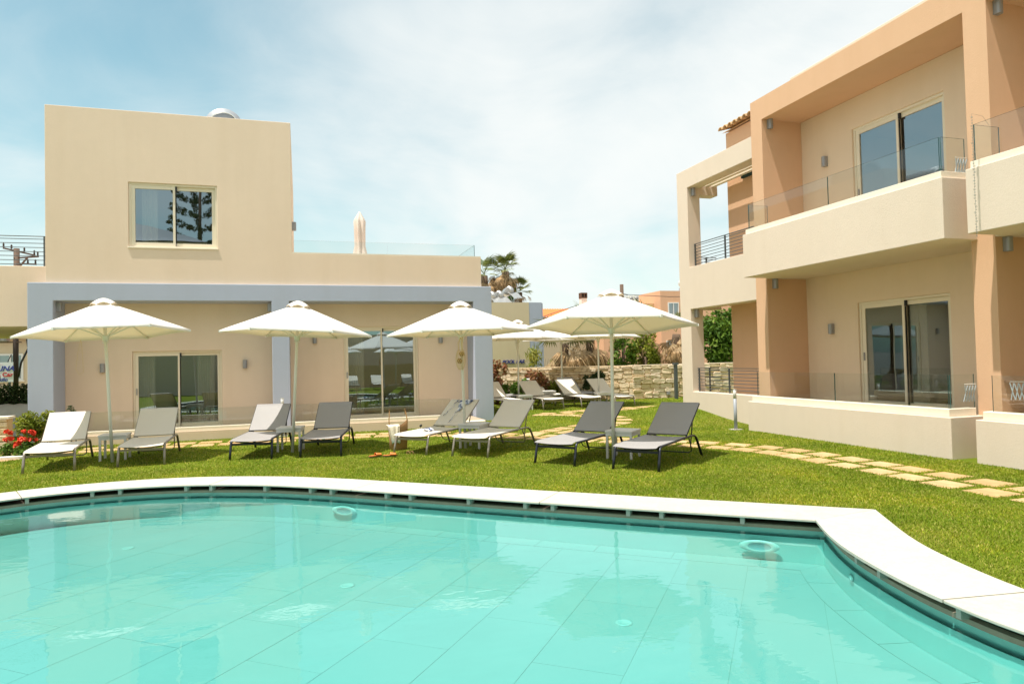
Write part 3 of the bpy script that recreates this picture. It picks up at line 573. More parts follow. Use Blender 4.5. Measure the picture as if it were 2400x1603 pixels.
# cream loggia frame at the far end
lf = MB(); lf.union([(9.70, 15.6, -0.1, 10.07, 16.1, 6.46), (9.70, 12.87, -0.1, 10.07, 15.6, 0.67), (9.70, 12.87, 2.80, 10.07, 15.6, 3.89), (9.70, 12.87, 5.97, 10.07, 15.6, 6.46), (10.07, 15.72, 5.83, 10.699, 16.05, 6.2), (10.07, 12.89, 2.98, 10.699, 15.9, 3.6), (10.07, 12.89, 0.0, 10.699, 15.9, 0.52), (10.07, 15.72, 2.80, 10.699, 16.05, 2.98)]); lf.build('loggia_frame', 'cream_plaster', A, bevel=0.012)
for x in (10.11, 10.31, 10.51): MB().box(x, 12.89, 6.06, x + 0.11, 15.71, 6.19).build('pergola_slat', 'pale_trim', A)
MB().box(10.63, 12.9, 6.0, 10.69, 14.6, 6.12).build('awning_roll', 'dark_green_cloth', A)
railing(A, (9.86, 12.89), (9.86, 15.59), 3.94, 4.49, 7, (0.985, 0.5)); railing(A, (9.86, 12.89), (9.86, 15.59), 0.72, 1.27, 7, (0.98, 0.5, 0.02))
railing(A, (10.08, 15.86), (10.69, 15.86), 3.66, 4.2, 7, (0.5,)); railing(A, (10.08, 15.86), (10.69, 15.86), 0.58, 1.27, 7, (0.5,))
wall_lamp(A, (9.86, 15.6, 2.69), 0); wall_lamp(A, (9.86, 15.6, 5.86), 0); wall_lamp(A, (10.70, 13.95, 2.1), rad(-90)); wall_lamp(A, (10.70, 13.75, 4.95), rad(-90))
# tile eave
tl = MB(); tl.smooth = True
for i in range(9):
    t = math.pi * i / 8; tl.v += [(-0.15, 0.085 * math.cos(t), 0.085 * math.sin(t) - 0.05), (0.40, 0.075 * math.cos(t), 0.075 * math.sin(t) + 0.10), (-0.15, 0.068 * math.cos(t), 0.068 * math.sin(t) - 0.05), (0.40, 0.06 * math.cos(t), 0.06 * math.sin(t) + 0.10)]
for i in range(8): tl.face([4 * i, 4 * i + 1, 4 * i + 5, 4 * i + 4]); tl.face([4 * i + 2, 4 * i + 6, 4 * i + 7, 4 * i + 3]); tl.face([4 * i, 4 * i + 4, 4 * i + 6, 4 * i + 2])
tlm = tl.mesh('roof_tile', 'terracotta'); dip = MB(); dip.smooth = True
for i in range(7): t = math.pi + math.pi * i / 6; dip.v += [(-0.13, 0.07 * math.cos(t), 0.06 * math.sin(t)), (0.40, 0.07 * math.cos(t), 0.06 * math.sin(t) + 0.15)]
for i in range(6): dip.face([2 * i, 2 * i + 2, 2 * i + 3, 2 * i + 1])
dpm = dip.mesh('roof_tile', 'terracotta')
for k in range(12):
    y = 15.22 - k * 0.2; place(tlm, 'roof_tile', A, (10.64, y, 7.46)); place(dpm, 'roof_tile', A, (10.64, y - 0.1, 7.44))
MB().add([(10.60, 12.88, 7.362), (15, 12.88, 8.6), (15, 15.3, 8.6), (10.60, 15.3, 7.362)], [(0, 1, 2, 3)]).build('roof', 'terracotta', A)

# ------------------------------------------------------------------ parasols
def make_parasol():
    R = 1.355; zr, za = 2.085, 2.60; u = thing('parasol', '', 'parasol', (0, 0, 0), 0, 'white hexagonal parasols round the lawn')
    m = MB(); m.smooth = True; m.tube([(0, 0, -0.02), (0, 0, 2.58)], 0.027, 12); m.build('pole', 'white_metal', u)
    m = MB(); m.smooth = True; m.lathe([(0.03, -0.05), (0.05, -0.045), (0.052, 0.0), (0.062, 0.012), (0.062, 0.05), (0.032, 0.055)], 12, (0, 0, 2.0)); m.build('hub', 'white_metal', u)
    m = MB(); m.tube([(-0.05, 0, 1.93), (0.05, 0, 1.93)], 0.008, 6); m.build('locking_pin', 'white_metal', u)
    C = [(R * math.cos(math.pi * k / 3), R * math.sin(math.pi * k / 3)) for k in range(6)]; cl = MB(); cl.smooth = True
    rows, cols = 9, 8
    for k in range(6):
        c0, c1 = Vector((*C[k], 0)), Vector((*C[(k + 1) % 6], 0)); base = len(cl.v)
        for i in range(rows + 1):
            t = 0.10 + 0.90 * i / rows
            for j in range(cols + 1):
                s = j / cols; p = c0.lerp(c1, s) * t; sag = 4 * s * (1 - s); p *= 1 - 0.045 * sag * t * t
                z = za + (zr - za) * t - 0.035 * sag * t * (1 - 0.9 * t) * 1.6 + 0.02 * (1 - t) * t; cl.v.append((p.x, p.y, z + 0.012 * sag * t * t))
        w = cols + 1
        for i in range(rows):
            for j in range(cols): a = base + i * w + j; cl.face([a, a + w, a + w + 1, a + 1])
        # hem folded down along the edge
        hb = len(cl.v)
        for j in range(cols + 1): x, y, z = cl.v[base + rows * w + j]; cl.v.append((x * 0.994, y * 0.994, z - 0.028))
        for j in range(cols): cl.face([base + rows * w + j, hb + j, hb + j + 1, base + rows * w + j + 1])
    cl.build('canopy', 'umbrella_cloth', u)
    vc = MB(); vc.smooth = True; w = 11
    for k in range(6):
        a0 = math.pi * k / 3; base = len(vc.v)
        for i in range(6):
            t = i / 5
            for j in range(w):
                s = j / (w - 1); aa = a0 + s * math.pi / 3; sag = 4 * s * (1 - s); r = (0.215 - 0.012 * sag) * t; z = 2.655 - 0.125 * t ** 1.9 + 0.038 * sag * t ** 3; vc.v.append((r * math.cos(aa), r * math.sin(aa), z))
        for i in range(5):
            for j in range(w - 1): a = base + i * w + j; vc.face([a, a + w, a + w + 1, a + 1])
    vc.build('vent_cap', 'umbrella_cloth', u)
    rm = MB().bar((0.05, 0, 2.555), (R * 0.985, 0, zr - 0.012), 0.016, 0.022).mesh('rib', 'white_metal'); sm = MB().bar((0.05, 0, 2.03), (R * 0.52, 0, zr + (za - zr) * 0.48 - 0.03), 0.015, 0.02).mesh('strut', 'white_metal'); tm = MB().box(R * 0.955, -0.016, zr - 0.035, R * 1.0, 0.016, zr + 0.004).mesh('rib_tip', 'white_metal')
    for k in range(6):
        r = place(rm, 'rib', u, rz=math.pi * k / 3); place(sm, 'strut', u, rz=math.pi * k / 3); place(tm, 'rib_tip', r)
    return u
par = make_parasol()
PARAS = [(-3.13, 13.44, 0, 12, (-3.0, -2.3), 'white parasol between the two leftmost beige loungers, with a cord dangling from its rim'), (-0.16, 13.25, 0, -4, (3.0, -0.5), 'white parasol in front of the middle blue pillar, between the two grey loungers'),
         (2.88, 12.34, 0, -12, (-0.9, -0.8), 'white parasol with a string bag hanging from its pole'), (4.65, 9.81, 0, -24, (2.4, -3.6), 'largest looking white parasol, between the dark grey loungers nearest the peach building'),
         (6.55, 20.6, 0.07, -15, (0.5, 0), 'white parasol at the back, partly behind the right blue pillar'), (8.80, 22.6, 0.07, -15, (0, 0.6), 'middle white parasol of the back row, farthest from the pool'), (9.12, 20.2, 0.07, -22, (0.6, 0), 'white parasol at the back in front of the stone wall, rightmost of the back row')]
SZ = (1.075, 1.05, 1.02, 1.015, 1.05, 1.05, 1.05)
for i, (x, y, z, a, (lx, ly), lab) in enumerate(PARAS):
    rot = (Matrix.Rotation(rad(lx), 4, 'Y') @ Matrix.Rotation(rad(ly), 4, 'X') @ Matrix.Rotation(rad(a), 4, 'Z')).to_euler()
    if i == 0: par.location = (x, y, z); par.rotation_euler = rot; par['label'] = lab
    else: dup(par, (x, y, z), 0, lab, rot=rot).scale = (1, 1, SZ[i])
par.scale = (1, 1, SZ[0])

# ------------------------------------------------------------------ sun loungers
def make_lounger(frame, cloth):
    u = thing('sun_lounger', '', 'sun lounger', (0, 0, 0), 0, 'sling sun loungers on the lawn')
    prof = [(0.345, -0.005, 0.0), (0.342, 0.03, 0.14), (0.338, 0.062, 0.27), (0.336, 0.085, 0.315), (0.335, 0.13, 0.335), (0.335, 0.22, 0.34), (0.335, 1.38, 0.36), (0.335, 1.50, 0.352), (0.335, 1.575, 0.325), (0.336, 1.63, 0.27), (0.342, 1.72, 0.13), (0.35, 1.80, 0.0)]
    for sx in (1, -1):
        m = MB(); m.smooth = True; m.tube([(x * sx, y, z) for x, y, z in prof], 0.021, 8, squash=(0.75, 1.0)); m.build('side_rail', frame, u)
    MB().bar((-0.335, 0.07, 0.262), (0.335, 0.07, 0.262), 0.022, 0.034).build('crossbar', frame, u)
    m = MB(); m.smooth = True; m.tube([(-0.33, 0.10, 0.335)] + [(0.33 * math.sin(t * math.pi / 2), 0.12, 0.335 - 0.055 * (1 - t * t)) for t in (-0.9, -0.6, -0.3, 0, 0.3, 0.6, 0.9)] + [(0.33, 0.10, 0.335)], 0.010, 6); m.build('front_bow', frame, u)
    m = MB(); m.smooth = True; m.tube([(-0.315, 1.30, 0.36), (-0.31, 1.42, 0.20), (-0.295, 1.47, 0.115), (-0.25, 1.49, 0.085), (0.25, 1.49, 0.085), (0.295, 1.47, 0.115), (0.31, 1.42, 0.20), (0.315, 1.30, 0.36)], 0.0095, 6); m.build('lower_bow', frame, u)
    MB().bar((-0.335, 1.10, 0.335), (0.335, 1.10, 0.335), 0.022, 0.02).build('hinge_bar', frame, u)
    s = MB(); s.smooth = True; nx, ny = 10, 14
    for side in (0, 1):
        b = len(s.v)
        for i in range(ny + 1):
            for j in range(nx + 1):
                x = -0.328 + 0.656 * j / nx; y = -0.03 + 1.235 * i / ny; q = 1 - (x / 0.328) ** 2; z = 0.352 + 0.016 * y - 0.016 * q - (0.018 if i == 0 else 0); s.v.append((x, y, z - 0.006 * side))
        for i in range(ny):
            for j in range(nx): a = b + i * (nx + 1) + j; f = [a, a + 1, a + nx + 2, a + nx + 1]; s.face(f if side == 0 else f[::-1])
    s.build('seat', cloth, u)
    H0, H1 = Vector((0, 1.215, 0.385)), Vector((0, 1.845, 0.825)); L = (H1 - H0).length; d = (H1 - H0) / L; nn = Vector((0, -d.z, d.y))
    bf = None
    m = MB(); m.smooth = True; W = 0.318; P3 = lambda x, t, o=0.0: tuple(Vector((x, 0, 0)) + H0 + d * t + nn * o)
    m.tube([P3(-W, -0.02), P3(-W, 0.02), P3(-W, L - 0.01), P3(-W + 0.012, L), P3(W - 0.012, L), P3(W, L - 0.01), P3(W, 0.02), P3(W, -0.02)], 0.012, 8); bf = m.build('backrest_frame', frame, u)
    for sx in (1, -1): MB().bar(P3(sx * 0.30, L * 0.52, -0.02), (sx * 0.31, 1.40, 0.19), 0.012, 0.016).build('back_stay', frame, u)
    s = MB(); s.smooth = True; ny = 10
    for side in (0, 1):
        b = len(s.v)
        for i in range(ny + 1):
            for j in range(nx + 1):
                x = -W + 2 * W * j / nx; t = 0.0 + (L + 0.012) * i / ny; q = (1 - (x / W) ** 2) * (1 - abs(2 * i / ny - 1) ** 4); s.v.append(P3(x, t, 0.013 - 0.014 * q - 0.022 * side))
        for i in range(ny):
            for j in range(nx): a = b + i * (nx + 1) + j; f = [a, a + 1, a + nx + 2, a + nx + 1]; s.face(f if side == 0 else f[::-1])
    for j in range(nx): a = ny * (nx + 1) + j; c = (ny + 1) * (nx + 1) + a; s.face([a, a + 1, c + 1, c])
    s.build('backrest', cloth, u); return u
lb = make_lounger('taupe_metal', 'beige_sling'); ld = make_lounger('navy_metal', 'grey_sling'); used = set()
def lounger(kind, a, b, ang, lab, z=0.0):
    src = lb if kind == 'b' else ld; loc = ((a[0] + b[0]) / 2, (a[1] + b[1]) / 2, z); rz = rad(ang - 90)
    if kind in used: return dup(src, loc, rz, lab)
    used.add(kind); src.location = loc; src.rotation_euler = (0, 0, rz); src['label'] = lab; return src
L1 = lounger('b', (-4.14, 12.48), (-3.47, 12.56), 96.5, 'beige lounger at far left beside the red flowers')
L2 = lounger('b', (-2.86, 12.64), (-2.18, 12.59), 91.5, 'beige lounger in front of the left sliding door, right of the leftmost parasol pole')
L3 = lounger('d', (-1.18, 12.64), (-0.48, 12.47), 80, 'grey lounger with a sunlit backrest, left of the small table by the middle blue pillar')
L4 = lounger('d', (-0.02, 12.41), (0.65, 12.26), 79, 'dark grey lounger wholly in shade, facing the pool beside the middle parasol pole')
L5 = lounger('b', (1.55, 12.19), (2.04, 11.68), 45, 'beige lounger with a bikini draped over its backrest')
L6 = lounger('b', (2.42, 11.39), (2.92, 10.91), 45, 'empty beige lounger in the middle, next to the one with the bikini')
L7 = lounger('d', (3.42, 10.01), (3.86, 9.48), 39, 'dark grey lounger left of the pole of the largest looking parasol')
L8 = lounger('d', (4.28, 9.02), (4.69, 8.49), 39, 'dark grey lounger nearest the stepping stones, right of the largest looking parasol pole')
lounger('b', (5.62, 19.25), (6.30, 19.25), 97, 'beige lounger at the back half hidden by the right blue pillar', 0.07)
lounger('b', (6.90, 19.35), (7.56, 19.20), 97, 'beige lounger at the back just right of the first rear parasol pole', 0.07)
lounger('b', (8.17, 19.45), (8.84, 19.30), 96, 'beige lounger at the back whose backrest is half in sunlight', 0.07)
lounger('b', (9.22, 19.25), (9.88, 19.10), 96, 'rightmost beige lounger of the back row, before the stone wall', 0.07)
lounger('d', (6.35, 21.75), (7.02, 21.65), 95, 'dark lounger at the far back left, behind the lounger half hidden by the pillar', 0.07)
lounger('b', (7.75, 21.75), (8.42, 21.65), 95, 'pale lounger at the far back, behind the first rear parasol', 0.07)
lounger('d', (9.10, 21.75), (9.77, 21.65), 95, 'dark lounger at the far back whose top edge shows over the half sunlit backrest', 0.07)

# side tables
def make_table():
    u = thing('side_table', '', 'side table', (0, 0, 0), 0, 'small square side tables between loungers')
    t = MB(); t.union([(-0.225, -0.225, 0.415, 0.225, 0.225, 0.45)]); t.build('table_top', 'table_grey', u, bevel=0.006)
    a = MB(); a.union([(-0.215, -0.215, 0.365, 0.215, 0.215, 0.414)], [(-0.19, -0.19, 0.3, 0.19, 0.19, 0.5)]); a.build('apron', 'table_grey', u)
    lm = MB().box(-0.018, -0.018, 0.0, 0.018, 0.018, 0.364).mesh('leg', 'table_grey')
    for sx in (-1, 1):
        for sy in (-1, 1): place(lm, 'leg', u, (sx * 0.196, sy * 0.196, 0))
    return u
tb = make_table()
for i, (x, y, z, a, lab) in enumerate([(-3.17, 13.80, 0, 2, 'small grey table under the leftmost parasol'), (-0.19, 13.52, 0, -10, 'small grey table between the two grey loungers by the middle blue pillar'), (3.06, 12.36, 0, -42, 'small pale table under the parasol with the string bag'), (4.90, 9.96, 0, -46, 'small pale table under the largest looking parasol'),
                                  (6.55, 20.0, 0.07, -8, 'small white table at the back beside the first rear parasol pole'), (9.05, 19.75, 0.07, -8, 'small white table at the back between the two rightmost rear loungers'), (8.05, 22.0, 0.07, -5, 'small table farthest back, at the middle rear parasol')]):
    if i == 0: tb.location = (x, y, z); tb.rotation_euler = (0, 0, rad(a)); tb['label'] = lab
    else: dup(tb, (x, y, z), rad(a), lab)

# bollard lights
def bollard(x, y, lab, h=0.86):
    u = thing('bollard_light', lab, 'bollard light', (x, y, g(x, y)), 0, 'slim grey bollard lights'); m = MB(); m.smooth = True; m.lathe([(0.035, -0.02), (0.035, h - 0.2)], 14); m.build('post', 'bollard_grey', u)
    m = MB(); m.smooth = True; m.lathe([(0.034, h - 0.199), (0.034, h - 0.012)], 14); m.build('diffuser', 'frosted_plastic', u); MB().lathe([(0.037, h - 0.011), (0.037, h)], 14).build('cap', 'frosted_plastic', u); MB().box(-0.11, -0.11, -0.01, 0.11, 0.11, 0.012).build('base_plate', 'block_grey', u)
bollard(8.86, 12.62, 'slim grey bollard light standing before the cream terrace wall'); bollard(-0.40, 16.35, 'slim grey bollard light at the foot of the middle blue pillar')

# ------------------------------------------------------------------ small things by the loungers
bag = thing('beach_bag', 'brown woven beach bag on the grass beside the bikini lounger', 'bag', (1.70, 12.72, 0), rad(8))
m = MB(); m.smooth = True; K = 22
for i, (r, z) in enumerate([(0.13, 0.0), (0.165, 0.02), (0.172, 0.18), (0.18, 0.32), (0.19, 0.42)]):
    for k in range(K): t = 2 * math.pi * k / K; rr = r * (1 + 0.02 * math.sin(3 * t + i)); dip = (0.13 * max(0.0, math.cos(t)) ** 2 + 0.05 * max(0.0, -math.cos(t)) ** 3 if i == 4 else 0); m.v.append((rr * math.cos(t), rr * 0.55 * math.sin(t), z + dip))
for i in range(4):
    for k in range(K): k2 = (k + 1) % K; m.face([i * K + k, i * K + k2, (i + 1) * K + k2, (i + 1) * K + k])
m.face(range(K)[::-1]); m.build('bag_body', 'jute', bag)
for sx in (-1, 1):
    m = MB(); m.smooth = True; m.tube([(sx * 0.165, -0.03, 0.42), (sx * 0.17, -0.02, 0.54), (sx * 0.155, 0.0, 0.68), (sx * 0.15, 0.01, 0.75), (sx * 0.148, 0.04, 0.64)], 0.010, 7); m.build('handle', 'jute', bag)
tw = MB(); tw.smooth = True; nx, ny = 12, 16
for i in range(ny + 1):
    for j in range(nx + 1):
        s = j / nx - 0.5; t = i / ny; w = 0.26 - 0.13 * t; x = -0.095 + 0.03 * t + s * w + 0.02 * math.sin(7 * s + 3 * t); arc = t * 0.40
        if arc < 0.10: y, z = 0.02 - arc, 0.455 - 0.02 * s * s
        else: y, z = -0.09 - 0.03 * math.sin(min(1, (arc - 0.10) * 4) * 1.5) + 0.015 * math.sin(18 * s + t * 4), 0.455 - (arc - 0.10) - 0.05 * abs(s)
        tw.v.append((x, y, z + (0.012 * math.sin(40 * s) if i == ny else 0)))
for i in range(ny):
    for j in range(nx): a = i * (nx + 1) + j; tw.face([a, a + 1, a + nx + 2, a + nx + 1])
o = tw.build('towel', 'dip_towel', None, (1.70, 12.72, 0), rad(8)); tag(o, 'cream and blue towel hanging over the beach bag', 'towel')
o.modifiers.new('thick', 'SOLIDIFY').thickness = 0.012
def slipper(x, y, rz, lab):
    u = thing('slipper', lab, 'slipper', (x, y, 0.022), rz, 'orange leather slippers on the grass'); m = MB(); out = [(0.045 * math.sin(t) * (1 + 0.25 * math.cos(t)), -0.125 * math.cos(t)) for t in [2 * math.pi * k / 20 for k in range(20)]]; m.prism(out, 0.0, 0.016); m.build('sole', 'sole_brown', u)
    m = MB(); m.prism([(a * 0.96, b * 0.97) for a, b in out], 0.0165, 0.021); m.build('insole', 'orange_leather', u)
    m = MB(); m.smooth = True
    for i in range(6):
        for j in range(9): t = math.pi * j / 8; m.v.append((-0.052 * math.cos(t), 0.0 + i * 0.02, 0.02 + 0.045 * math.sin(t) * (1 - 0.06 * i)))
    for i in range(5):
        for j in range(8): a = i * 9 + j; m.face([a, a + 1, a + 10, a + 9])
    o = m.build('strap', 'orange_leather', u); o.modifiers.new('thick', 'SOLIDIFY').thickness = 0.005
slipper(1.19, 11.82, rad(-70), 'left orange slipper, the tilted one lying on the grass before the bag'); slipper(1.43, 11.76, rad(-95), 'right orange slipper, nearer the lounger leg, on the grass')
# things lying on L5 : local frame of the lounger
m5 = Matrix.Translation(Vector(((1.55 + 2.04) / 2, (12.19 + 11.68) / 2, 0))) @ Matrix.Rotation(rad(45 - 90), 4, 'Z')
def on5(o): o.matrix_world = m5 @ o.matrix_world; return o
m = MB(); m.smooth = True; H0, H1 = Vector((0, 1.215, 0.385)), Vector((0, 1.845, 0.825)); dd = (H1 - H0).normalized(); nn = Vector((0, -dd.z, dd.y)); BP = lambda x, t, o=0.022: tuple(Vector((x, 0, 0)) + H0 + dd * t + nn * o)
def cup(xc, t0, t1, w, mb):
    b = len(mb.v)
    for i in range(9):
        for j in range(9): s = j / 8 - 0.5; t = i / 8; mb.v.append(BP(xc + s * w * (1 - 0.75 * t), t0 + (t1 - t0) * t, 0.022 + 0.045 * math.sin(math.pi * t) * (1 - 4 * s * s)))
    for i in range(8):
        for j in range(8): a = b + i * 9 + j; mb.face([a, a + 1, a + 10, a + 9])
cup(0.02, 0.74, 0.42, 0.22, m); cup(0.13, 0.76, 0.62, 0.20, m)
for ps in ([BP(-0.12, 0.76), BP(-0.17, 0.62, 0.03), BP(-0.13, 0.55), BP(-0.21, 0.44), BP(-0.20, 0.34), BP(-0.25, 0.27)], [BP(0.03, 0.43), BP(-0.02, 0.33, 0.03), BP(0.0, 0.18), BP(-0.03, 0.06, 0.018)], [BP(-0.16, 0.74), BP(-0.10, 0.66, 0.04), BP(-0.03, 0.70)]): m.tube(ps, 0.005, 5)
o = m.build('bikini', 'bikini_cloth'); on5(o); tag(o, 'blue and white bikini top draped over the beige backrest', 'bikini'); 
bk = thing('sunglasses', 'round tan sunglasses on the seat of the bikini lounger', 'sunglasses', (-0.03, 0.36, 0.362), rad(15)); on5(bk)
for sx in (-1, 1):
    m = MB(); m.smooth = True; m.tube([(sx * 0.04 + 0.032 * math.cos(t), 0, 0.03 + 0.03 * math.sin(t)) for t in [2 * math.pi * k / 14 for k in range(15)]], 0.005, 6, caps=False); m.build('rim', 'jute', bk); m = MB(); m.tube([(sx * 0.07, 0, 0.035), (sx * 0.068, 0.13, 0.012)], 0.003, 5); m.build('temple', 'jute', bk)
m = MB(); m.smooth = True; m.v = []
for i in range(8):
    for j in range(12): m.v.append((-0.02 + 0.16 * (j / 11) - 0.08, 0.50 + 0.20 * i / 7, 0.362 + 0.035 * math.exp(-((j - 5) / 4) ** 2) + 0.008 * math.sin(j * 1.7 + i)))
for i in range(7):
    for j in range(11): a = i * 12 + j; m.face([a, a + 1, a + 13, a + 12])
o = m.build('folded_cloth', 'bikini_cloth'); o.modifiers.new('thick', 'SOLIDIFY').thickness = 0.01; on5(o); tag(o, 'crumpled white and navy cloth on the seat behind the sunglasses', 'cloth')
# string bag on the third parasol pole
sb = thing('string_bag', 'tan string bag hanging on a parasol pole', 'string bag', (2.80, 12.24, 0)); m = MB(); m.smooth = True; K = 14
def SB(t, k):  # body profile
    z = 1.80 - 0.36 * t; r = 0.085 * math.sin(math.pi * min(1.0, 0.12 + t * 0.80)) ** 0.8 + 0.008; a = 2 * math.pi * k / K; return (r * math.cos(a), r * math.sin(a), z)
for k in range(K):
    for sgn in (1, -1): m.tube([SB(i / 7, k + sgn * i * 0.8) for i in range(8)], 0.0034, 4)
m.build('net', 'cord', sb); m = MB(); m.smooth = True; m.tube([(-0.03, 0, 1.80), (-0.045, 0, 1.92), (0.02, 0.03, 2.03)], 0.008, 6); m.tube([(0.03, 0, 1.80), (0.03, 0.01, 1.92), (0.05, 0.05, 2.03)], 0.008, 6); m.build('strap', 'cord', sb); m = MB(); m.smooth = True; m.ball((0.02, 0, 1.73), 0.055, 10, 8, 0.8); m.ball((-0.02, 0.01, 1.60), 0.05, 10, 8); m.build('contents', 'jute', sb)
m = MB(); m.smooth = True; m.tube([(-3.56, 13.30, 2.12), (-3.60, 13.28, 1.9), (-3.63, 13.27, 1.62), (-3.58, 13.27, 1.52), (-3.52, 13.28, 1.56), (-3.53, 13.29, 1.75), (-3.555, 13.30, 2.1)], 0.0035, 5); o = m.build('pull_cord', 'cord'); tag(o, 'thin white pull cord hanging in a loop from the leftmost parasol', 'cord')
sp_ = thing('garden_spotlight', 'small black spotlight on a spike by the terrace kerb', 'spotlight', (2.72, 16.3, 0)); MB().tube([(0, 0, 0), (0, 0, 0.06)], 0.006, 6).build('spike', 'black_metal', sp_); m = MB(); m.smooth = True; m.tube([(0, 0.03, 0.075), (0, -0.04, 0.095)], 0.028, 10); m.build('lamp_head', 'black_metal', sp_)

# drying racks on the balconies, bead chain
def rack(x, y, z, n, ax, lab):
    u = thing('drying_rack', lab, 'drying rack', (x, y, z), ax, 'folded drying racks on the balconies'); MB().tube([(0, 0, 0), (n * 0.055, 0, 0)], 0.006, 5).build('rail', 'white_metal', u)
    zz = MB()
    for i in range(n): zz.bar((i * 0.055, -0.01, -0.02), (i * 0.055 + 0.05, 0.02, -0.26), 0.009, 0.012); zz.bar((i * 0.055 + 0.05, -0.01, -0.02), (i * 0.055, 0.02, -0.26), 0.009, 0.012)
    zz.build('lattice', 'rack_plastic', u)
rack(9.40, 7.745, 1.08, 4, rad(0), 'folded drying rack beside the peach column on the ground floor terrace'); rack(9.72, 7.30, 1.12, 12, rad(-70), 'folded drying rack behind the glass of the rightmost ground floor terrace'); rack(9.40, 7.745, 4.47, 4, 0, 'folded drying rack beside the peach column on the upper balcony'); rack(9.45, 7.10, 4.33, 6, rad(-70), 'folded drying rack behind the glass of the rightmost upper balcony')
ch = thing('bead_chain', 'string of glass beads hanging before the rightmost balcony', 'bead chain', (8.90, 7.06, 0)); MB().tube([(0, 0, 3.14), (0, 0, 4.84), (0.30, 0.08, 4.86), (0.78, 0.36, 4.86)], 0.0016, 5).build('wire', 'rail_grey', ch)
bd = MB(); bd.smooth = True; bd.lathe([(0.003, -0.016), (0.013, -0.009), (0.015, 0.004), (0.003, 0.016)], 8); bdm = bd.mesh('bead', 'bead_glass')
for k in range(42): place(bdm, 'bead', ch, (random.uniform(-0.006, 0.006), random.uniform(-0.006, 0.006), 3.15 + k * 0.04), sc=random.uniform(0.7, 1.15))

# ------------------------------------------------------------------ roof of the left house
bo = thing('boiler_tank', 'round grey tank end rising over the roof edge of the beige house', 'water tank', (-1.9, 20.0, 8.15)); m = MB(); m.smooth = True; m.tube([(0, 0, 0), (0, 1.5, 0)], 0.49, 28); m.build('tank', 'bollard_grey', bo)
for r, t in ((0.38, 0.011), (0.18, 0.011)): m = MB(); m.smooth = True; m.tube([(r * math.cos(a), -0.012, r * math.sin(a)) for a in [2 * math.pi * k / 30 for k in range(31)]], t, 6, caps=False); m.build('ring', 'inlet_white', bo)
for y in (0.2, 1.3): MB().box(-0.3, y, -0.55, 0.3, y + 0.06, -0.35).build('stand', 'bollard_grey', bo)
cu = thing('folded_parasol', 'closed white parasol standing on the roof terrace', 'parasol', (1.69, 20.0, 3.62)); m = MB(); m.smooth = True; m.tube([(0, 0, 0), (0, 0, 2.33)], 0.025, 8); m.build('pole', 'white_metal', cu)
m = MB(); m.smooth = True; K = 36; prof = [(0.20, 0.95), (0.16, 1.15), (0.125, 1.35), (0.13, 1.7), (0.14, 2.05), (0.115, 2.12), (0.05, 2.27), (0.02, 2.33)]
for i, (r, z) in enumerate(prof):
    for k in range(K): t = 2 * math.pi * k / K; rr = r * (1 + 0.28 * math.sin(6 * t + 0.25 * i) * (1 if i < 6 else 0.3)); m.v.append((rr * math.cos(t), rr * math.sin(t), z))
for i in range(len(prof) - 1):
    for k in range(K): k2 = (k + 1) % K; m.face([i * K + k, i * K + k2, (i + 1) * K + k2, (i + 1) * K + k])
m.build('folded_canopy', 'closed_cloth', cu); MB().lathe([(0.3, 0), (0.3, 0.07), (0.05, 0.1)], 16).build('base', 'block_grey', cu)

# ------------------------------------------------------------------ stone wall
SW = thing('stone_wall', 'low rubble stone wall of sandy blocks at the back of the lawn', 'stone wall')
def stone_run(p, q, z0, z1, t=0.4, seed=0, dark=False):
    rr = random.Random(seed); p, q = Vector((*p, 0)), Vector((*q, 0)); L = (q - p).length; a = math.atan2((q - p).y, (q - p).x)
    MB().box(0, 0.038, z0, L, t, z1 - 0.03).build('core', 'mortar', SW, (p.x, p.y, 0), a)
    z = z0; row = 0
    while z < z1 - 0.05:
        h = min(rr.uniform(0.09, 0.20), z1 - z)
        if z1 - z - h < 0.06: h = z1 - z
        x = -rr.uniform(0, 0.1)
        while x < L:
            w = rr.uniform(0.20, 0.55) * (1.0 if h > 0.12 else 1.2); xa, xb = max(0, x), min(L, x + w)
            if xb - xa > 0.05:
                split = h > 0.16 and rr.random() < 0.22
                for (za, zb) in (((z, z + h * 0.5), (z + h * 0.5, z + h)) if split else ((z, z + h),)):
                    m = MB(); e = 0.0025; j = lambda k=0.012: rr.uniform(-k, k); f = rr.uniform(-0.035, 0.012); cx, cz = (xb - xa) * 0.14, (zb - za) * 0.18
                    X0, X1, Z0, Z1 = xa + e, xb - e, za + e, zb - e
                    ring = [(X0, Z0 + cz + j()), (X0 + cx + j(), Z0), (X1 - cx + j(), Z0 + j(0.006)), (X1, Z0 + cz + j()), (X1, Z1 - cz + j()), (X1 - cx + j(), Z1), (X0 + cx + j(), Z1 + j(0.004)), (X0, Z1 - cz + j())]
                    K = 8; m.v = [(u, 0.12, v) for u, v in ring] + [(u, f + 0.03, v) for u, v in ring] + [((u - (X0 + X1) / 2) * 0.94 + (X0 + X1) / 2, f + rr.uniform(-0.012, 0.008), (v - (Z0 + Z1) / 2) * 0.90 + (Z0 + Z1) / 2) for u, v in ring]
                    for i in range(K): i2 = (i + 1) % K; m.face([i, i2, K + i2, K + i]); m.face([K + i, K + i2, 2 * K + i2, 2 * K + i])
                    m.face([2 * K + i for i in range(K)]); m.build('stone', 'wall_stone', SW, (p.x, p.y, 0), a)
            x += w
        z += h; row += 1
    MB().box(0, 0.0, z1 + 0.001, L, t + 0.02, z1 + 0.028).build('coping', 'wall_stone', SW, (p.x, p.y, 0), a, bevel=0.01)
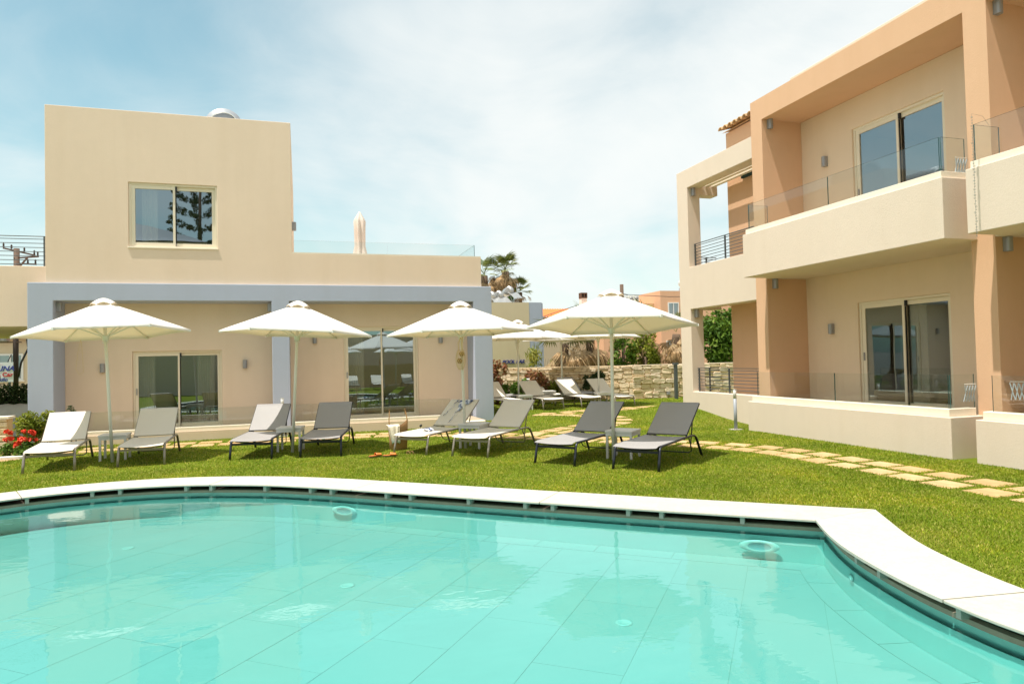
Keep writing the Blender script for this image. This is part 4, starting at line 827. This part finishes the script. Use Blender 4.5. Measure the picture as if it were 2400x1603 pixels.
stone_run((11.5, 22.45), (16.6, 22.45), 0.0, 1.27, seed=1); stone_run((6.6, 25.3), (11.56, 22.47), 0.0, 1.26, seed=3)
for x, y, z, a in ((12.9, 22.40, 0.25, 0), (9.0, 23.92, 0.42, -29.3)): MB().box(-0.06, -0.03, -0.06, 0.06, 0.05, 0.06).build('step_light', 'lamp_grey', SW, (x, y, z), rad(a))
m = MB().box(-0.05, -0.05, 0, 0.05, 0.05, 1.28); m.box(-0.08, -0.08, 1.281, 0.08, 0.08, 1.36); o = m.build('gate_post', 'rail_grey', None, (12.75, 21.6, 0.0)); tag(o, 'dark green metal post at the right end of the stone wall', 'post')

# ------------------------------------------------------------------ plants
def leaf_cloud(blobs, n, size, seed, shape=0.45, droop=0.0, up=0.3):
    r = np.random.default_rng(seed); B = np.array(blobs, float); w = B[:, 3] * B[:, 4] * B[:, 5]; k = r.choice(len(B), n, p=w / w.sum()); d = r.normal(size=(n, 3)); d /= np.linalg.norm(d, axis=1)[:, None]
    rad_ = r.random(n) ** 0.42; c = B[k, :3] + d * rad_[:, None] * B[k, 3:6]; nn = d * 0.8 + r.normal(size=(n, 3)) * 0.7; nn[:, 2] += up; nn /= np.linalg.norm(nn, axis=1)[:, None]
    t = np.cross(nn, r.normal(size=(n, 3))); t[:, 2] -= droop; t /= np.linalg.norm(t, axis=1)[:, None]; b = np.cross(nn, t); s = size * r.uniform(0.6, 1.3, n)[:, None]; V = np.stack([c - t * s, c + b * s * shape + nn * s * 0.15, c + t * s, c - b * s * shape + nn * s * 0.15], 1).reshape(-1, 3)
    F = np.arange(4 * n).reshape(n, 4); return V, F
def cloud_obj(name, blobs, n, size, mat, parent, seed, **kw):
    V, F = leaf_cloud(blobs, n, size, seed, **kw); me = bpy.data.meshes.new(name); me.from_pydata(V.tolist(), [], F.tolist()); me.materials.append(MATS[mat]); me.update(); o = bpy.data.objects.new(name, me); COL.objects.link(o); o.parent = parent; return o
def clumps(c, r, k, f, seed):
    q = random.Random(seed); out = []
    for _ in range(k):
        d = Vector((q.gauss(0, 1), q.gauss(0, 1), q.gauss(0, 1))).normalized() * q.uniform(0.45, 0.95); s = q.uniform(f * 0.7, f * 1.3); out.append((c[0] + d.x * r[0], c[1] + d.y * r[1], c[2] + d.z * r[2], r[0] * s, r[1] * s, r[2] * s))
    return out
def shrub(name, lab, loc, r, n, size, mat, seed, k=12, f=0.36, cat='shrub', group=None, stems=5, **kw):
    u = thing(name, lab, cat, loc, 0, group); cloud_obj('foliage', clumps((0, 0, r[2] * 1.02), r, k, f, seed), n, size, mat, u, seed, **kw); m = MB(); q = random.Random(seed)
    for i in range(stems): a = q.uniform(0, 6.28); m.tube([(0.03 * math.cos(a), 0.03 * math.sin(a), -0.03), (r[0] * 0.3 * math.cos(a), r[1] * 0.3 * math.sin(a), r[2] * 0.7), (r[0] * 0.6 * math.cos(a), r[1] * 0.6 * math.sin(a), r[2] * 1.4)], 0.012, 5, r2=0.004)
    m.build('stem', 'bark', u); return u
def tree(lab, loc, h, r, n, size, mat, seed, k=22, f=0.33, name='tree', trunk=0.12, group=None):
    u = thing(name, lab, 'tree', loc, 0, group); c = (0, 0, h - r[2]); bl = clumps(c, r, k, f, seed); cloud_obj('crown', bl, n, size, mat, u, seed)
    m = MB(); m.smooth = True; m.tube([(0, 0, -0.05), (0.05, 0.03, h * 0.3), (0.0, 0.0, h - r[2])], trunk, 8, r2=trunk * 0.55)
    for b in bl[:9]: m.tube([(0, 0, h * 0.35), ((b[0]) * 0.5, b[1] * 0.5, (h * 0.35 + b[2]) / 2 + 0.1), (b[0], b[1], b[2])], trunk * 0.35, 6, r2=0.01)
    m.build('trunk', 'bark', u); return u
# left bed
shrub('flowering_bush', 'leafy light green bush in front of the left blue pillar', (-4.92, 15.45, 0), (0.42, 0.36, 0.40), 2600, 0.038, 'bright_leaf', 11, k=16, f=0.36)
shrub('oleander_bush', 'narrow dark leaved bush behind the leftmost lounger', (-4.45, 16.1, 0), (0.20, 0.2, 0.42), 500, 0.055, 'dark_leaf', 12, k=7, shape=0.2, up=0.6)
for i, (x, y, z, lab) in enumerate([(-5.20, 14.95, 0.33, 'red geranium nearest the left edge of the picture'), (-4.93, 14.80, 0.27, 'red geranium close to the leafy bush, the lower right one'), (-4.90, 15.05, 0.45, 'red geranium peeping out of the leafy bush, the highest one')]):
    u = thing('geranium', lab, 'flower', (x, y, 0), 0, 'red geraniums in the left flower bed'); rr = np.random.default_rng(30 + i); cloud_obj('blossom', [(rr.normal(0, 0.06), rr.normal(0, 0.05), z + rr.normal(0, 0.07), 0.045, 0.045, 0.04) for _ in range(6)], 260, 0.022, 'red_petal', u, 40 + i, shape=0.8); cloud_obj('foliage', [(0, 0, z * 0.45, 0.15, 0.13, z * 0.4)], 220, 0.035, 'green_leaf', u, 50 + i, shape=0.7); m = MB(); m.tube([(0, 0, -0.02), (0, 0, z)], 0.006, 5); m.build('stem', 'bark', u)
pl = thing('planter_wall', 'low rough planter wall of brown stone at the left edge', 'wall'); MB().box(-7.2, 16.75, -0.05, -5.82, 17.0, 0.62).build('core', 'mortar', pl); MB().box(-7.25, 16.70, 0.622, -5.79, 17.05, 0.67).build('coping', 'pale_trim', pl); MB().box(-7.2, 14.62, -0.03, -4.85, 14.74, 0.06).build('kerb', 'white_plaster', pl, bevel=0.01)
q = random.Random(5); x = -7.2
while x < -5.85:
    z = 0.0; w = q.uniform(0.18, 0.34)
    while z < 0.6: hh = min(q.uniform(0.12, 0.22), 0.62 - z); MB().box(x + 0.006, 16.715 + q.uniform(-0.015, 0.015), z + 0.006, min(x + w, -5.83) - 0.006, 16.80, z + hh - 0.006).build('stone', 'wall_stone', pl, bevel=0.02); z += hh
    x += w
hd = thing('hedge', 'dense dark green clipped hedge at the left edge', 'hedge', (-8.9, 21.0, 0.62)); cloud_obj('foliage', [(x, 0, z, 0.36, 0.42, 0.26) for x in np.arange(-2.0, 2.3, 0.35) for z in (0.12, 0.42)], 15000, 0.045, 'dark_leaf', hd, 61); MB().box(-2.2, -0.08, -0.6, 2.3, 0.08, 0.25).build('branches', 'bark', hd)
m = MB(); m.smooth = True; nx = 40
for i in range(nx + 1):
    x = -11.0 + 5.1 * i / nx
    for j, (y, z) in enumerate(((19.9, 0.0), (19.9 + 0.02 * math.sin(i), 0.5), (19.95 + 0.03 * math.sin(i * 2.1), 0.76 + 0.02 * math.sin(i * 1.3)), (20.3, 0.78 + 0.015 * math.sin(i * 2.7)))): m.v.append((x, y, z))
for i in range(nx):
    for j in range(3): a = i * 4 + j; m.face([a, a + 4, a + 5, a + 1])
o = m.build('tarp', 'grey_tarp'); tag(o, 'grey sheet covering the low wall under the dark hedge', 'tarp')
# street behind on the left
ul = thing('utility_pole', 'dark wooden pole with cables under the left balcony, next to the sign', 'utility pole', (-9.5, 28, 0)); m = MB(); m.smooth = True; m.tube([(0, 0, 0), (0.02, 0, 4.2)], 0.085, 8); m.build('pole', 'dark_wood', ul); MB().bar((-0.8, -0.05, 2.62), (0.2, -0.05, 2.62), 0.04, 0.04).build('bracket', 'pole_wood', ul); m = MB(); m.smooth = True; m.tube([(0.10, -0.1, 3.3), (0.36, -0.1, 2.9), (0.42, -0.1, 2.4), (0.20, -0.1, 1.9), (0.12, -0.1, 1.4)], 0.035, 6); m.tube([(-0.08, -0.12, 2.2), (-0.25, -0.12, 1.8), (-0.2, -0.12, 1.4)], 0.015, 5); m.build('cable', 'tar', ul)
tf = thing('transformer_box', 'grey box hanging beside the dark pole at the left edge', 'electrical box', (-9.92, 27.9, 2.62)); MB().box(-0.28, -0.18, 0.03, 0.24, 0.18, 0.36).build('case', 'lamp_grey', tf, bevel=0.02); [MB().box(x, -0.19, 0.06, x + 0.03, -0.181, 0.33).build('rib', 'lamp_grey', tf) for x in (-0.2, -0.08, 0.04, 0.16)]
def text_obj(name, s, size, mat, parent, loc, rot, shear=0.0, ext=0.006, bold=0.0):
    c = bpy.data.curves.new(name, 'FONT'); c.body = s; c.size = size; c.shear = shear; c.extrude = ext; c.offset = bold; t = bpy.data.objects.new(name, c); COL.objects.link(t); dg = bpy.context.evaluated_depsgraph_get(); me = bpy.data.meshes.new_from_object(t.evaluated_get(dg)); bpy.data.objects.remove(t); me.materials.clear(); me.materials.append(MATS[mat]); o = bpy.data.objects.new(name, me); COL.objects.link(o); o.parent = parent; o.location = loc; o.rotation_euler = rot; return o
sg = thing('advertising_sign', 'white sign with blue and red lettering by the dark pole at the left edge', 'sign', (-9.55, 27.2, 1.2)); MB().box(-1.2, 0, 0.05, 0.25, 0.03, 0.72).build('board', 'sign_white', sg); [MB().box(x, 0.035, -1.2, x + 0.06, 0.09, 0.7).build('post', 'rail_grey', sg) for x in (-1.0, 0.1)]
R90 = (rad(90), 0, 0); text_obj('lettering', 'LINA', 0.235, 'sign_blue', sg, (-0.235, -0.005, 0.43), R90, 0.3, bold=0.006); text_obj('lettering', 'a Car', 0.20, 'sign_red', sg, (-0.20, -0.005, 0.235), R90, 0, bold=0.005); text_obj('lettering', 'kilo', 0.17, 'sign_blue', sg, (-0.16, -0.005, 0.08), R90, 0.2, bold=0.003); text_obj('lettering', '- - -', 0.06, 'sign_red', sg, (-0.15, -0.005, 0.63), R90)
lt = thing('louvred_fence', 'brown slatted wooden screen right of the dark pole', 'fence', (-9.25, 29, 0)); [MB().box(0, 0, z, 0.34, 0.03, z + 0.06).build('slat', 'shutter_wood', lt) for z in np.arange(0.8, 1.95, 0.11)]; [MB().box(x, -0.01, 0, x + 0.04, 0.04, 2.0).build('post', 'shutter_wood', lt) for x in (-0.05, 0.35)]
def far_house(lab, loc, boxes, mat, windows=(), roof=None, name='house', rz=0.0):
    u = thing(name, lab, 'house', loc, rz); m = MB(); m.union(boxes); m.build('wall', mat, u)
    for (x, y, z, w, h, side) in windows:
        r = 0 if side == 'y' else rad(-90); f = MB(); f.union([(-w / 2, -0.06, 0, w / 2, 0.02, h)], [(-w / 2 + 0.08, -0.2, 0.08, -0.03, 0.1, h - 0.08), (0.03, -0.2, 0.08, w / 2 - 0.08, 0.1, h - 0.08)]); fo = f.build('window', 'white_metal', u, (x, y, z), r); MB().add([(-w / 2 + 0.05, -0.01, 0.05), (w / 2 - 0.05, -0.01, 0.05), (w / 2 - 0.05, -0.01, h - 0.05), (-w / 2 + 0.05, -0.01, h - 0.05)], [(0, 1, 2, 3)]).build('pane', 'window_glass', fo); MB().box(-w / 2 - 0.05, -0.10, -0.06, w / 2 + 0.05, 0.0, -0.002).build('sill', 'pale_trim', fo)
    return u
def tile_roof(parent, x0, x1, ridge, eave, mat='orange_tile', pitch=0.22):
    (y0, z0), (y1, z1) = eave, ridge; m = MB(); m.smooth = True; n = int((x1 - x0) / pitch) * 4; rows = 14
    for i in range(n + 1):
        x = x0 + (x1 - x0) * i / n; w = 0.05 * math.sin(2 * math.pi * i / 4)
        for j in range(rows + 1): t = j / rows; m.v.append((x, y0 + (y1 - y0) * t, z0 + (z1 - z0) * t + w - 0.02 * ((j % 2))))
    for i in range(n):
        for j in range(rows): a = i * (rows + 1) + j; m.face([a, a + rows + 1, a + rows + 2, a + 1])
    m.build('roof', mat, parent)
lh = far_house('small beige house with orange tiled roof, behind the pole at the left edge', (-15, 36, 0), [(0, 0, 0, 12, 8, 3.2)], 'far_beige', [(2.6, -0.001, 1.2, 1.0, 1.2, 'y'), (5.0, -0.001, 1.2, 0.5, 1.0, 'y')]); tile_roof(lh, -0.3, 12.3, (4, 4.9), (-0.4, 3.1))
shrub('street_bush', 'pale green bush behind the dark pole at the left edge', (-9.0, 31, 0), (0.5, 0.5, 1.1), 1500, 0.07, 'bright_leaf', 71, k=12)
up = thing('power_pole', 'wooden power pole with crossarms seen through the roof railing', 'utility pole', (-13.5, 40, 0)); m = MB(); m.smooth = True; m.tube([(0, 0, 0), (0, 0, 7.75)], 0.13, 8); m.build('pole', 'pole_wood', up); [MB().bar(a, b, 0.07, 0.07).build('crossarm', 'pole_wood', up) for a, b in (((-0.55, -0.1, 7.75), (0.75, 0.2, 7.45)), ((-0.1, -0.1, 7.25), (0.9, 0.2, 7.4)), ((0, 0, 7.0), (0.8, 0.2, 7.0)), ((0.1, -0.1, 6.75), (0.5, -0.1, 7.3)))]
ins = MB(); ins.lathe([(0.03, 0), (0.05, 0.05), (0.03, 0.1), (0.05, 0.15), (0.02, 0.22)], 7); im = ins.mesh('insulator', 'dark_wood'); [place(im, 'insulator', up, p) for p in ((-0.52, -0.1, 7.78), (-0.2, -0.05, 7.72), (0.3, 0.1, 7.6), (0.7, 0.2, 7.5), (0.85, 0.2, 7.42), (0.75, 0.2, 7.03), (0.45, 0.1, 7.03))]
# pool bar building and houses at the back
pb = thing('pool_bar', 'beige and blue flat roofed building with POOL BAR lettering behind the rear loungers', 'building', (0, 30, 0)); m = MB(); m.box(5.0, 0, 0, 10.15, 6, 4.23); m.build('wall', 'far_beige', pb); m = MB(); m.prism([(10.152, 0.01), (10.75, 0.01), (11.0, 0.5), (11.0, 6), (10.152, 6)], 0, 4.23); m.build('end_wall', 'blue_plaster', pb); text_obj('lettering', 'POOL BAR', 0.225, 'letter_blue', pb, (8.78, -0.03, 1.43), R90, 0.35, 0.02, 0.006)
for i, (x, z, lab) in enumerate(((8.80, 4.62, 'leftmost silver solar water tank on the pool bar roof'), (9.22, 4.68, 'middle silver solar water tank on the pool bar roof'), (9.80, 4.92, 'highest silver solar water tank on the pool bar roof, beside the small palm'))):
    u = thing('solar_tank', lab, 'water tank', (x, 31 + 0.2 * i, z), rad(20), 'solar tanks on the pool bar roof'); m = MB(); m.smooth = True; m.tube([(-0.20, 0.0, 0), (-0.17, 0, 0), (0.3, 0.9, 0)], [0.1, 0.21, 0.21], 14); m.build('tank', 'galvanised', u); MB().bar((0.0, -0.1, -0.75), (0.05, 0.3, -0.15), 0.03, 0.03).build('strut', 'bollard_grey', u); MB().add([(-0.3, -0.5, -0.40), (0.2, -0.55, -0.40), (0.25, -0.05, -0.08), (-0.25, 0.05, -0.08)], [(0, 1, 2, 3)]).build('collector', 'galvanised', u)
oh = far_house('low house with bright orange tiled roof right of the pool bar', (16.5, 50, 0), [(0, 0, 0, 9, 7, 4.85)], 'far_beige'); tile_roof(oh, -0.4, 9.4, (3.5, 5.75), (-0.6, 4.85))
chm = thing('chimney', 'white chimney with a brown cap above the nearest parasol', 'chimney', (22.3, 52, 0)); MB().box(-0.24, -0.24, 0, 0.24, 0.24, 6.5).build('stack', 'white_plaster', chm); MB().union([(-0.27, -0.27, 6.502, 0.27, 0.27, 6.95)], [(-0.2, -0.4, 6.58, -0.04, 0.4, 6.85), (0.04, -0.4, 6.58, 0.2, 0.4, 6.85)]).build('cap', 'sole_brown', chm)
ph = far_house('peach flat roofed house with white windows left of the cream loggia', (24.4, 47, 0), [(2.2, 0, 0, 12, 9, 6.65), (-2.2, 1.0, 0, 2.2, 9, 5.75)], 'salmon_plaster', [(3.3, -0.001, 4.75, 0.95, 1.0, 'y'), (3.0, -0.001, 1.7, 0.8, 1.1, 'y')])
acp = thing('air_conditioner', 'leftmost white air conditioner of the row on the peach house roof', 'air conditioner', (22.95, 47.6, 5.751), 0, 'air conditioners on the peach house roof'); MB().box(-0.2, -0.15, 0.04, 0.2, 0.15, 0.5).build('case', 'white_metal', acp, bevel=0.015); m = MB(); m.smooth = True; m.lathe([(0.14, 0), (0.14, 0.012), (0.0005, 0.014)], 14); o = m.build('fan_grille', 'lamp_grey', acp); o.rotation_euler = (rad(90), 0, 0); o.location = (0.02, -0.151, 0.27)
for i, nm in enumerate(('second from left', 'middle', 'fourth from left', 'rightmost')): dup(acp, (23.42 + i * 0.46, 47.6, 5.751 + 0.03 * i), 0, nm + ' white air conditioner of the row on the peach house roof')
p2 = thing('power_pole', 'short wooden pole top just right of the nearest parasol peak', 'utility pole', (21.85, 44, 0)); m = MB(); m.smooth = True; m.tube([(0, 0, 0), (0, 0, 6.75)], 0.13, 8); m.build('pole', 'pole_wood', p2); MB().bar((-0.3, -0.12, 6.1), (0.4, -0.12, 6.0), 0.06, 0.06).build('crossarm', 'pole_wood', p2)
m = MB(); m.smooth = True; m.tube([(8.9, 29.5, 3.15), (12.0, 34, 3.75), (16, 39, 4.75), (21.8, 44, 6.0)], 0.02, 5); o = m.build('overhead_cable', 'tar'); tag(o, 'black cable running up from the pool bar behind the nearest parasol', 'cable')
m = MB(); m.smooth = True; m.tube([(21.9, 44, 6.05), (25, 43, 5.8), (29, 42, 5.75)], 0.02, 5); o = m.build('overhead_cable', 'tar'); tag(o, 'black cable crossing the peach house front', 'cable')
# palms: fan fronds
def fan_mesh(name, mat, n=15, R=0.55, stem=0.55, droop=0.25, spread=2.6, fold=0.05):
    m = MB(); m.bar((0, 0, 0), (stem, 0, 0), 0.018, 0.012); q = random.Random(3)
    for i in range(n):
        a = -spread / 2 + spread * i / (n - 1); r = R * (1 - 0.25 * abs(a) / spread) * q.uniform(0.9, 1.1); w = spread / n * 0.55; d = Vector((math.cos(a), math.sin(a), 0)); p = Vector((-d.y, d.x, 0)); c = Vector((stem, 0, 0)); mid = c + d * r * 0.6 + Vector((0, 0, fold - droop * 0.25 * R)); tip = c + d * r + Vector((0, 0, -droop * R)); m.add([c, mid + p * w * r * 0.5, tip, mid - p * w * r * 0.5], [(0, 1, 2, 3)])
    return m.mesh(name, mat)
FG = fan_mesh('frond', 'palm_green'); FD = fan_mesh('frond', 'palm_dry', droop=0.8, spread=2.0, fold=0.0)
def palm(lab, loc, h, ng, nd, s=1.0, tr=0.18, seed=0, skirt=0.9, dry_low=-1.2, cat='palm tree'):
    q = random.Random(seed); u = thing('fan_palm', lab, cat, loc); m = MB(); m.smooth = True; K = 14; m.tube([(0.02 * math.sin(k), 0, h * k / K - 0.05) for k in range(K + 1)], [tr * (1.1 - 0.25 * k / K) * (1.06 if k % 2 else 0.97) for k in range(K + 1)], 9); m.build('trunk', 'bark', u)
    for i in range(ng): a = i * 2.399 + q.uniform(-0.3, 0.3); e = q.uniform(-0.15, 1.35); place(FG, 'frond', u, (0, 0, h + 0.05 * s), rot=(q.uniform(-0.4, 0.4), -e, a), sc=s * q.uniform(0.8, 1.1))
    for i in range(nd): a = i * 2.399 + 1; e = q.uniform(dry_low, -0.25); place(FD, 'frond', u, (0, 0, h - q.uniform(0, skirt) * s), rot=(q.uniform(-0.5, 0.5), -e, a), sc=s * q.uniform(0.75, 1.05))
    return u
palm('tall fan palm with brown skirt above the pool bar', (13.85, 46, 0), 7.85, 26, 60, 1.4, 0.30, 1, 0.5, -0.95)
palm('fan palm half hidden by the terrace corner of the beige house', (12.45, 46.5, 0), 7.6, 14, 70, 1.35, 0.28, 2, 1.2, -1.2)
palm('small green fan palm beside the roof tanks', (14.95, 46, 0), 6.4, 24, 5, 0.95, 0.13, 3, 0.3)
shrub('ivy', 'dark green ivy covering the trunk of the tall palm', (13.85, 45.5, 5.2), (0.62, 0.5, 0.85), 2200, 0.09, 'green_leaf', 81, k=14, cat='ivy')
palm('low fan palm with drooping dry fronds behind the stone wall, left of centre', (10.45, 26.4, 0), 2.25, 12, 60, 1.4, 0.18, 4, 0.9, -1.45)
palm('low fan palm with brown fronds behind the stone wall, middle', (11.75, 26.8, 0), 2.5, 16, 50, 1.4, 0.18, 5, 0.9, -1.45)
palm('low fan palm with straw coloured skirt near the cream loggia', (14.95, 25.2, 0), 2.55, 3, 60, 1.0, 0.2, 6, 0.9, -1.5)
palm('leaning dry fan palm behind the green trees', (14.3, 26.8, 0), 2.9, 10, 46, 1.3, 0.2, 7, 1.0, -1.5)
shrub('bamboo', 'yellow green feathery bush behind the stone wall beside the lettering', (9.3, 26.3, 0), (0.6, 0.5, 1.15), 1500, 0.13, 'bamboo_leaf', 91, k=13, shape=0.14, droop=0.9)
tree('bright green leafy tree behind the stone wall, behind the nearest parasol pole', (12.75, 25.7, 0), 2.75, (0.8, 0.6, 1.15), 1700, 0.085, 'green_leaf', 92, trunk=0.07)
tree('green leafy tree behind the stone wall right of the nearest parasol pole', (13.7, 25.6, 0), 2.85, (0.72, 0.6, 1.25), 2300, 0.085, 'bright_leaf', 93, trunk=0.07)
tree('dense green tree seen through the ground floor loggia opening', (18.6, 26.5, 0), 4.3, (1.7, 1.0, 1.9), 8000, 0.12, 'green_leaf', 94, k=30)
shrub('red_tipped_shrub', 'shrub with reddish tips in front of the wall at the right blue pillar', (6.5, 22.9, 0), (0.42, 0.35, 0.85), 1300, 0.075, 'red_leaf', 95, k=12); shrub('green_shrub', 'dark green shrub low behind the half hidden rear lounger', (7.05, 22.6, 0), (0.5, 0.4, 0.5), 1700, 0.07, 'green_leaf', 96, k=12)
shrub('red_shrub', 'reddish leaved shrub behind the first rear parasol pole', (8.0, 23.4, 0), (0.5, 0.4, 0.68), 1500, 0.075, 'red_leaf', 97, k=12); shrub('upright_shrub', 'upright green shrub right of the reddish one before the wall', (8.6, 23.4, 0), (0.42, 0.35, 0.62), 1300, 0.07, 'bright_leaf', 98, k=10); shrub('round_shrub', 'round dark shrub against the stone wall between rear parasols', (10.1, 22.7, 0.32), (0.42, 0.35, 0.40), 1500, 0.06, 'dark_leaf', 99, k=12)
tank2 = thing('water_tank', 'white round tank on the roof behind the cream loggia edge', 'water tank', (28.9, 47.5, 6.66)); m = MB(); m.smooth = True; m.ball((0, 0, 0.65), 0.35, 14, 10); m.build('tank', 'inlet_white', tank2); MB().lathe([(0.35, 0), (0.30, 0.28)], 12).build('stand', 'bollard_grey', tank2)

# ------------------------------------------------------------------ across the pool (only seen mirrored in panes and water)
rh = far_house('long beige house across the pool', (-17, -14, 0), [(0, 0, 0, 12.0, 8, 8.6)], 'far_beige'); m = MB(); m.smooth = True
for i in range(21): t = i / 20; [m.v.append((12.2 * t - 0.1, y, 8.61 + 1.1 * math.sin(math.pi * t))) for y in (8.2, -0.2)]
for i in range(20): m.face([2 * i, 2 * i + 1, 2 * i + 3, 2 * i + 2])
m.face([2 * i for i in range(21)]); m.build('roof', 'bollard_grey', rh)
nf = thing('norfolk_pine', 'tall tiered pine across the pool', 'tree', (-6.6, -16, 0)); m = MB(); m.smooth = True; m.tube([(0, 0, 0), (0.1, 0, 17.5)], 0.3, 8, r2=0.03); m.build('trunk', 'bark', nf); bl = []
q = random.Random(12)
for k in range(13):
    z = 5.5 + k * 0.95; R = 2.9 * (1 - (k / 13.5)) ** 0.8 + 0.15
    for i in range(7): a = i * 0.898 + k; [bl.append((t * R * math.cos(a), t * R * math.sin(a), z + 0.5 * t * t, 0.10 + 0.17 * t, 0.10 + 0.17 * t, 0.16)) for t in (0.35, 0.6, 0.8, 1.0)]
cloud_obj('crown', bl, 15000, 0.11, 'dark_leaf', nf, 13, shape=0.3)
bwall = MB(); bwall.box(-4, -9.0, 0, 16, -8.5, 1.5); o = bwall.build('garden_wall', 'mortar'); tag(o, 'brown garden wall across the pool', 'wall')
rb = far_house('beige bungalow across the pool', (-2, -18, 0), [(0, 0, 0, 20, 6, 3.6)], 'far_beige')
for i, (x, y) in enumerate(((2.2, -4.5), (5.6, -5.0), (9.2, -5.2))): dup(par, (x, y, 0), 0, 'white parasol across the pool, number of the row from the house side'.replace('number of the row from the house side', ('nearest the long house', 'in the middle', 'farthest from the long house')[i]))
for i, (x, y) in enumerate(((3.0, -4.0), (4.5, -4.2), (6.4, -4.4))): dup(lb, (x, y, 0), rad(180), 'beige lounger across the pool, ' + ('nearest the long house', 'in the middle', 'farthest from the long house')[i])
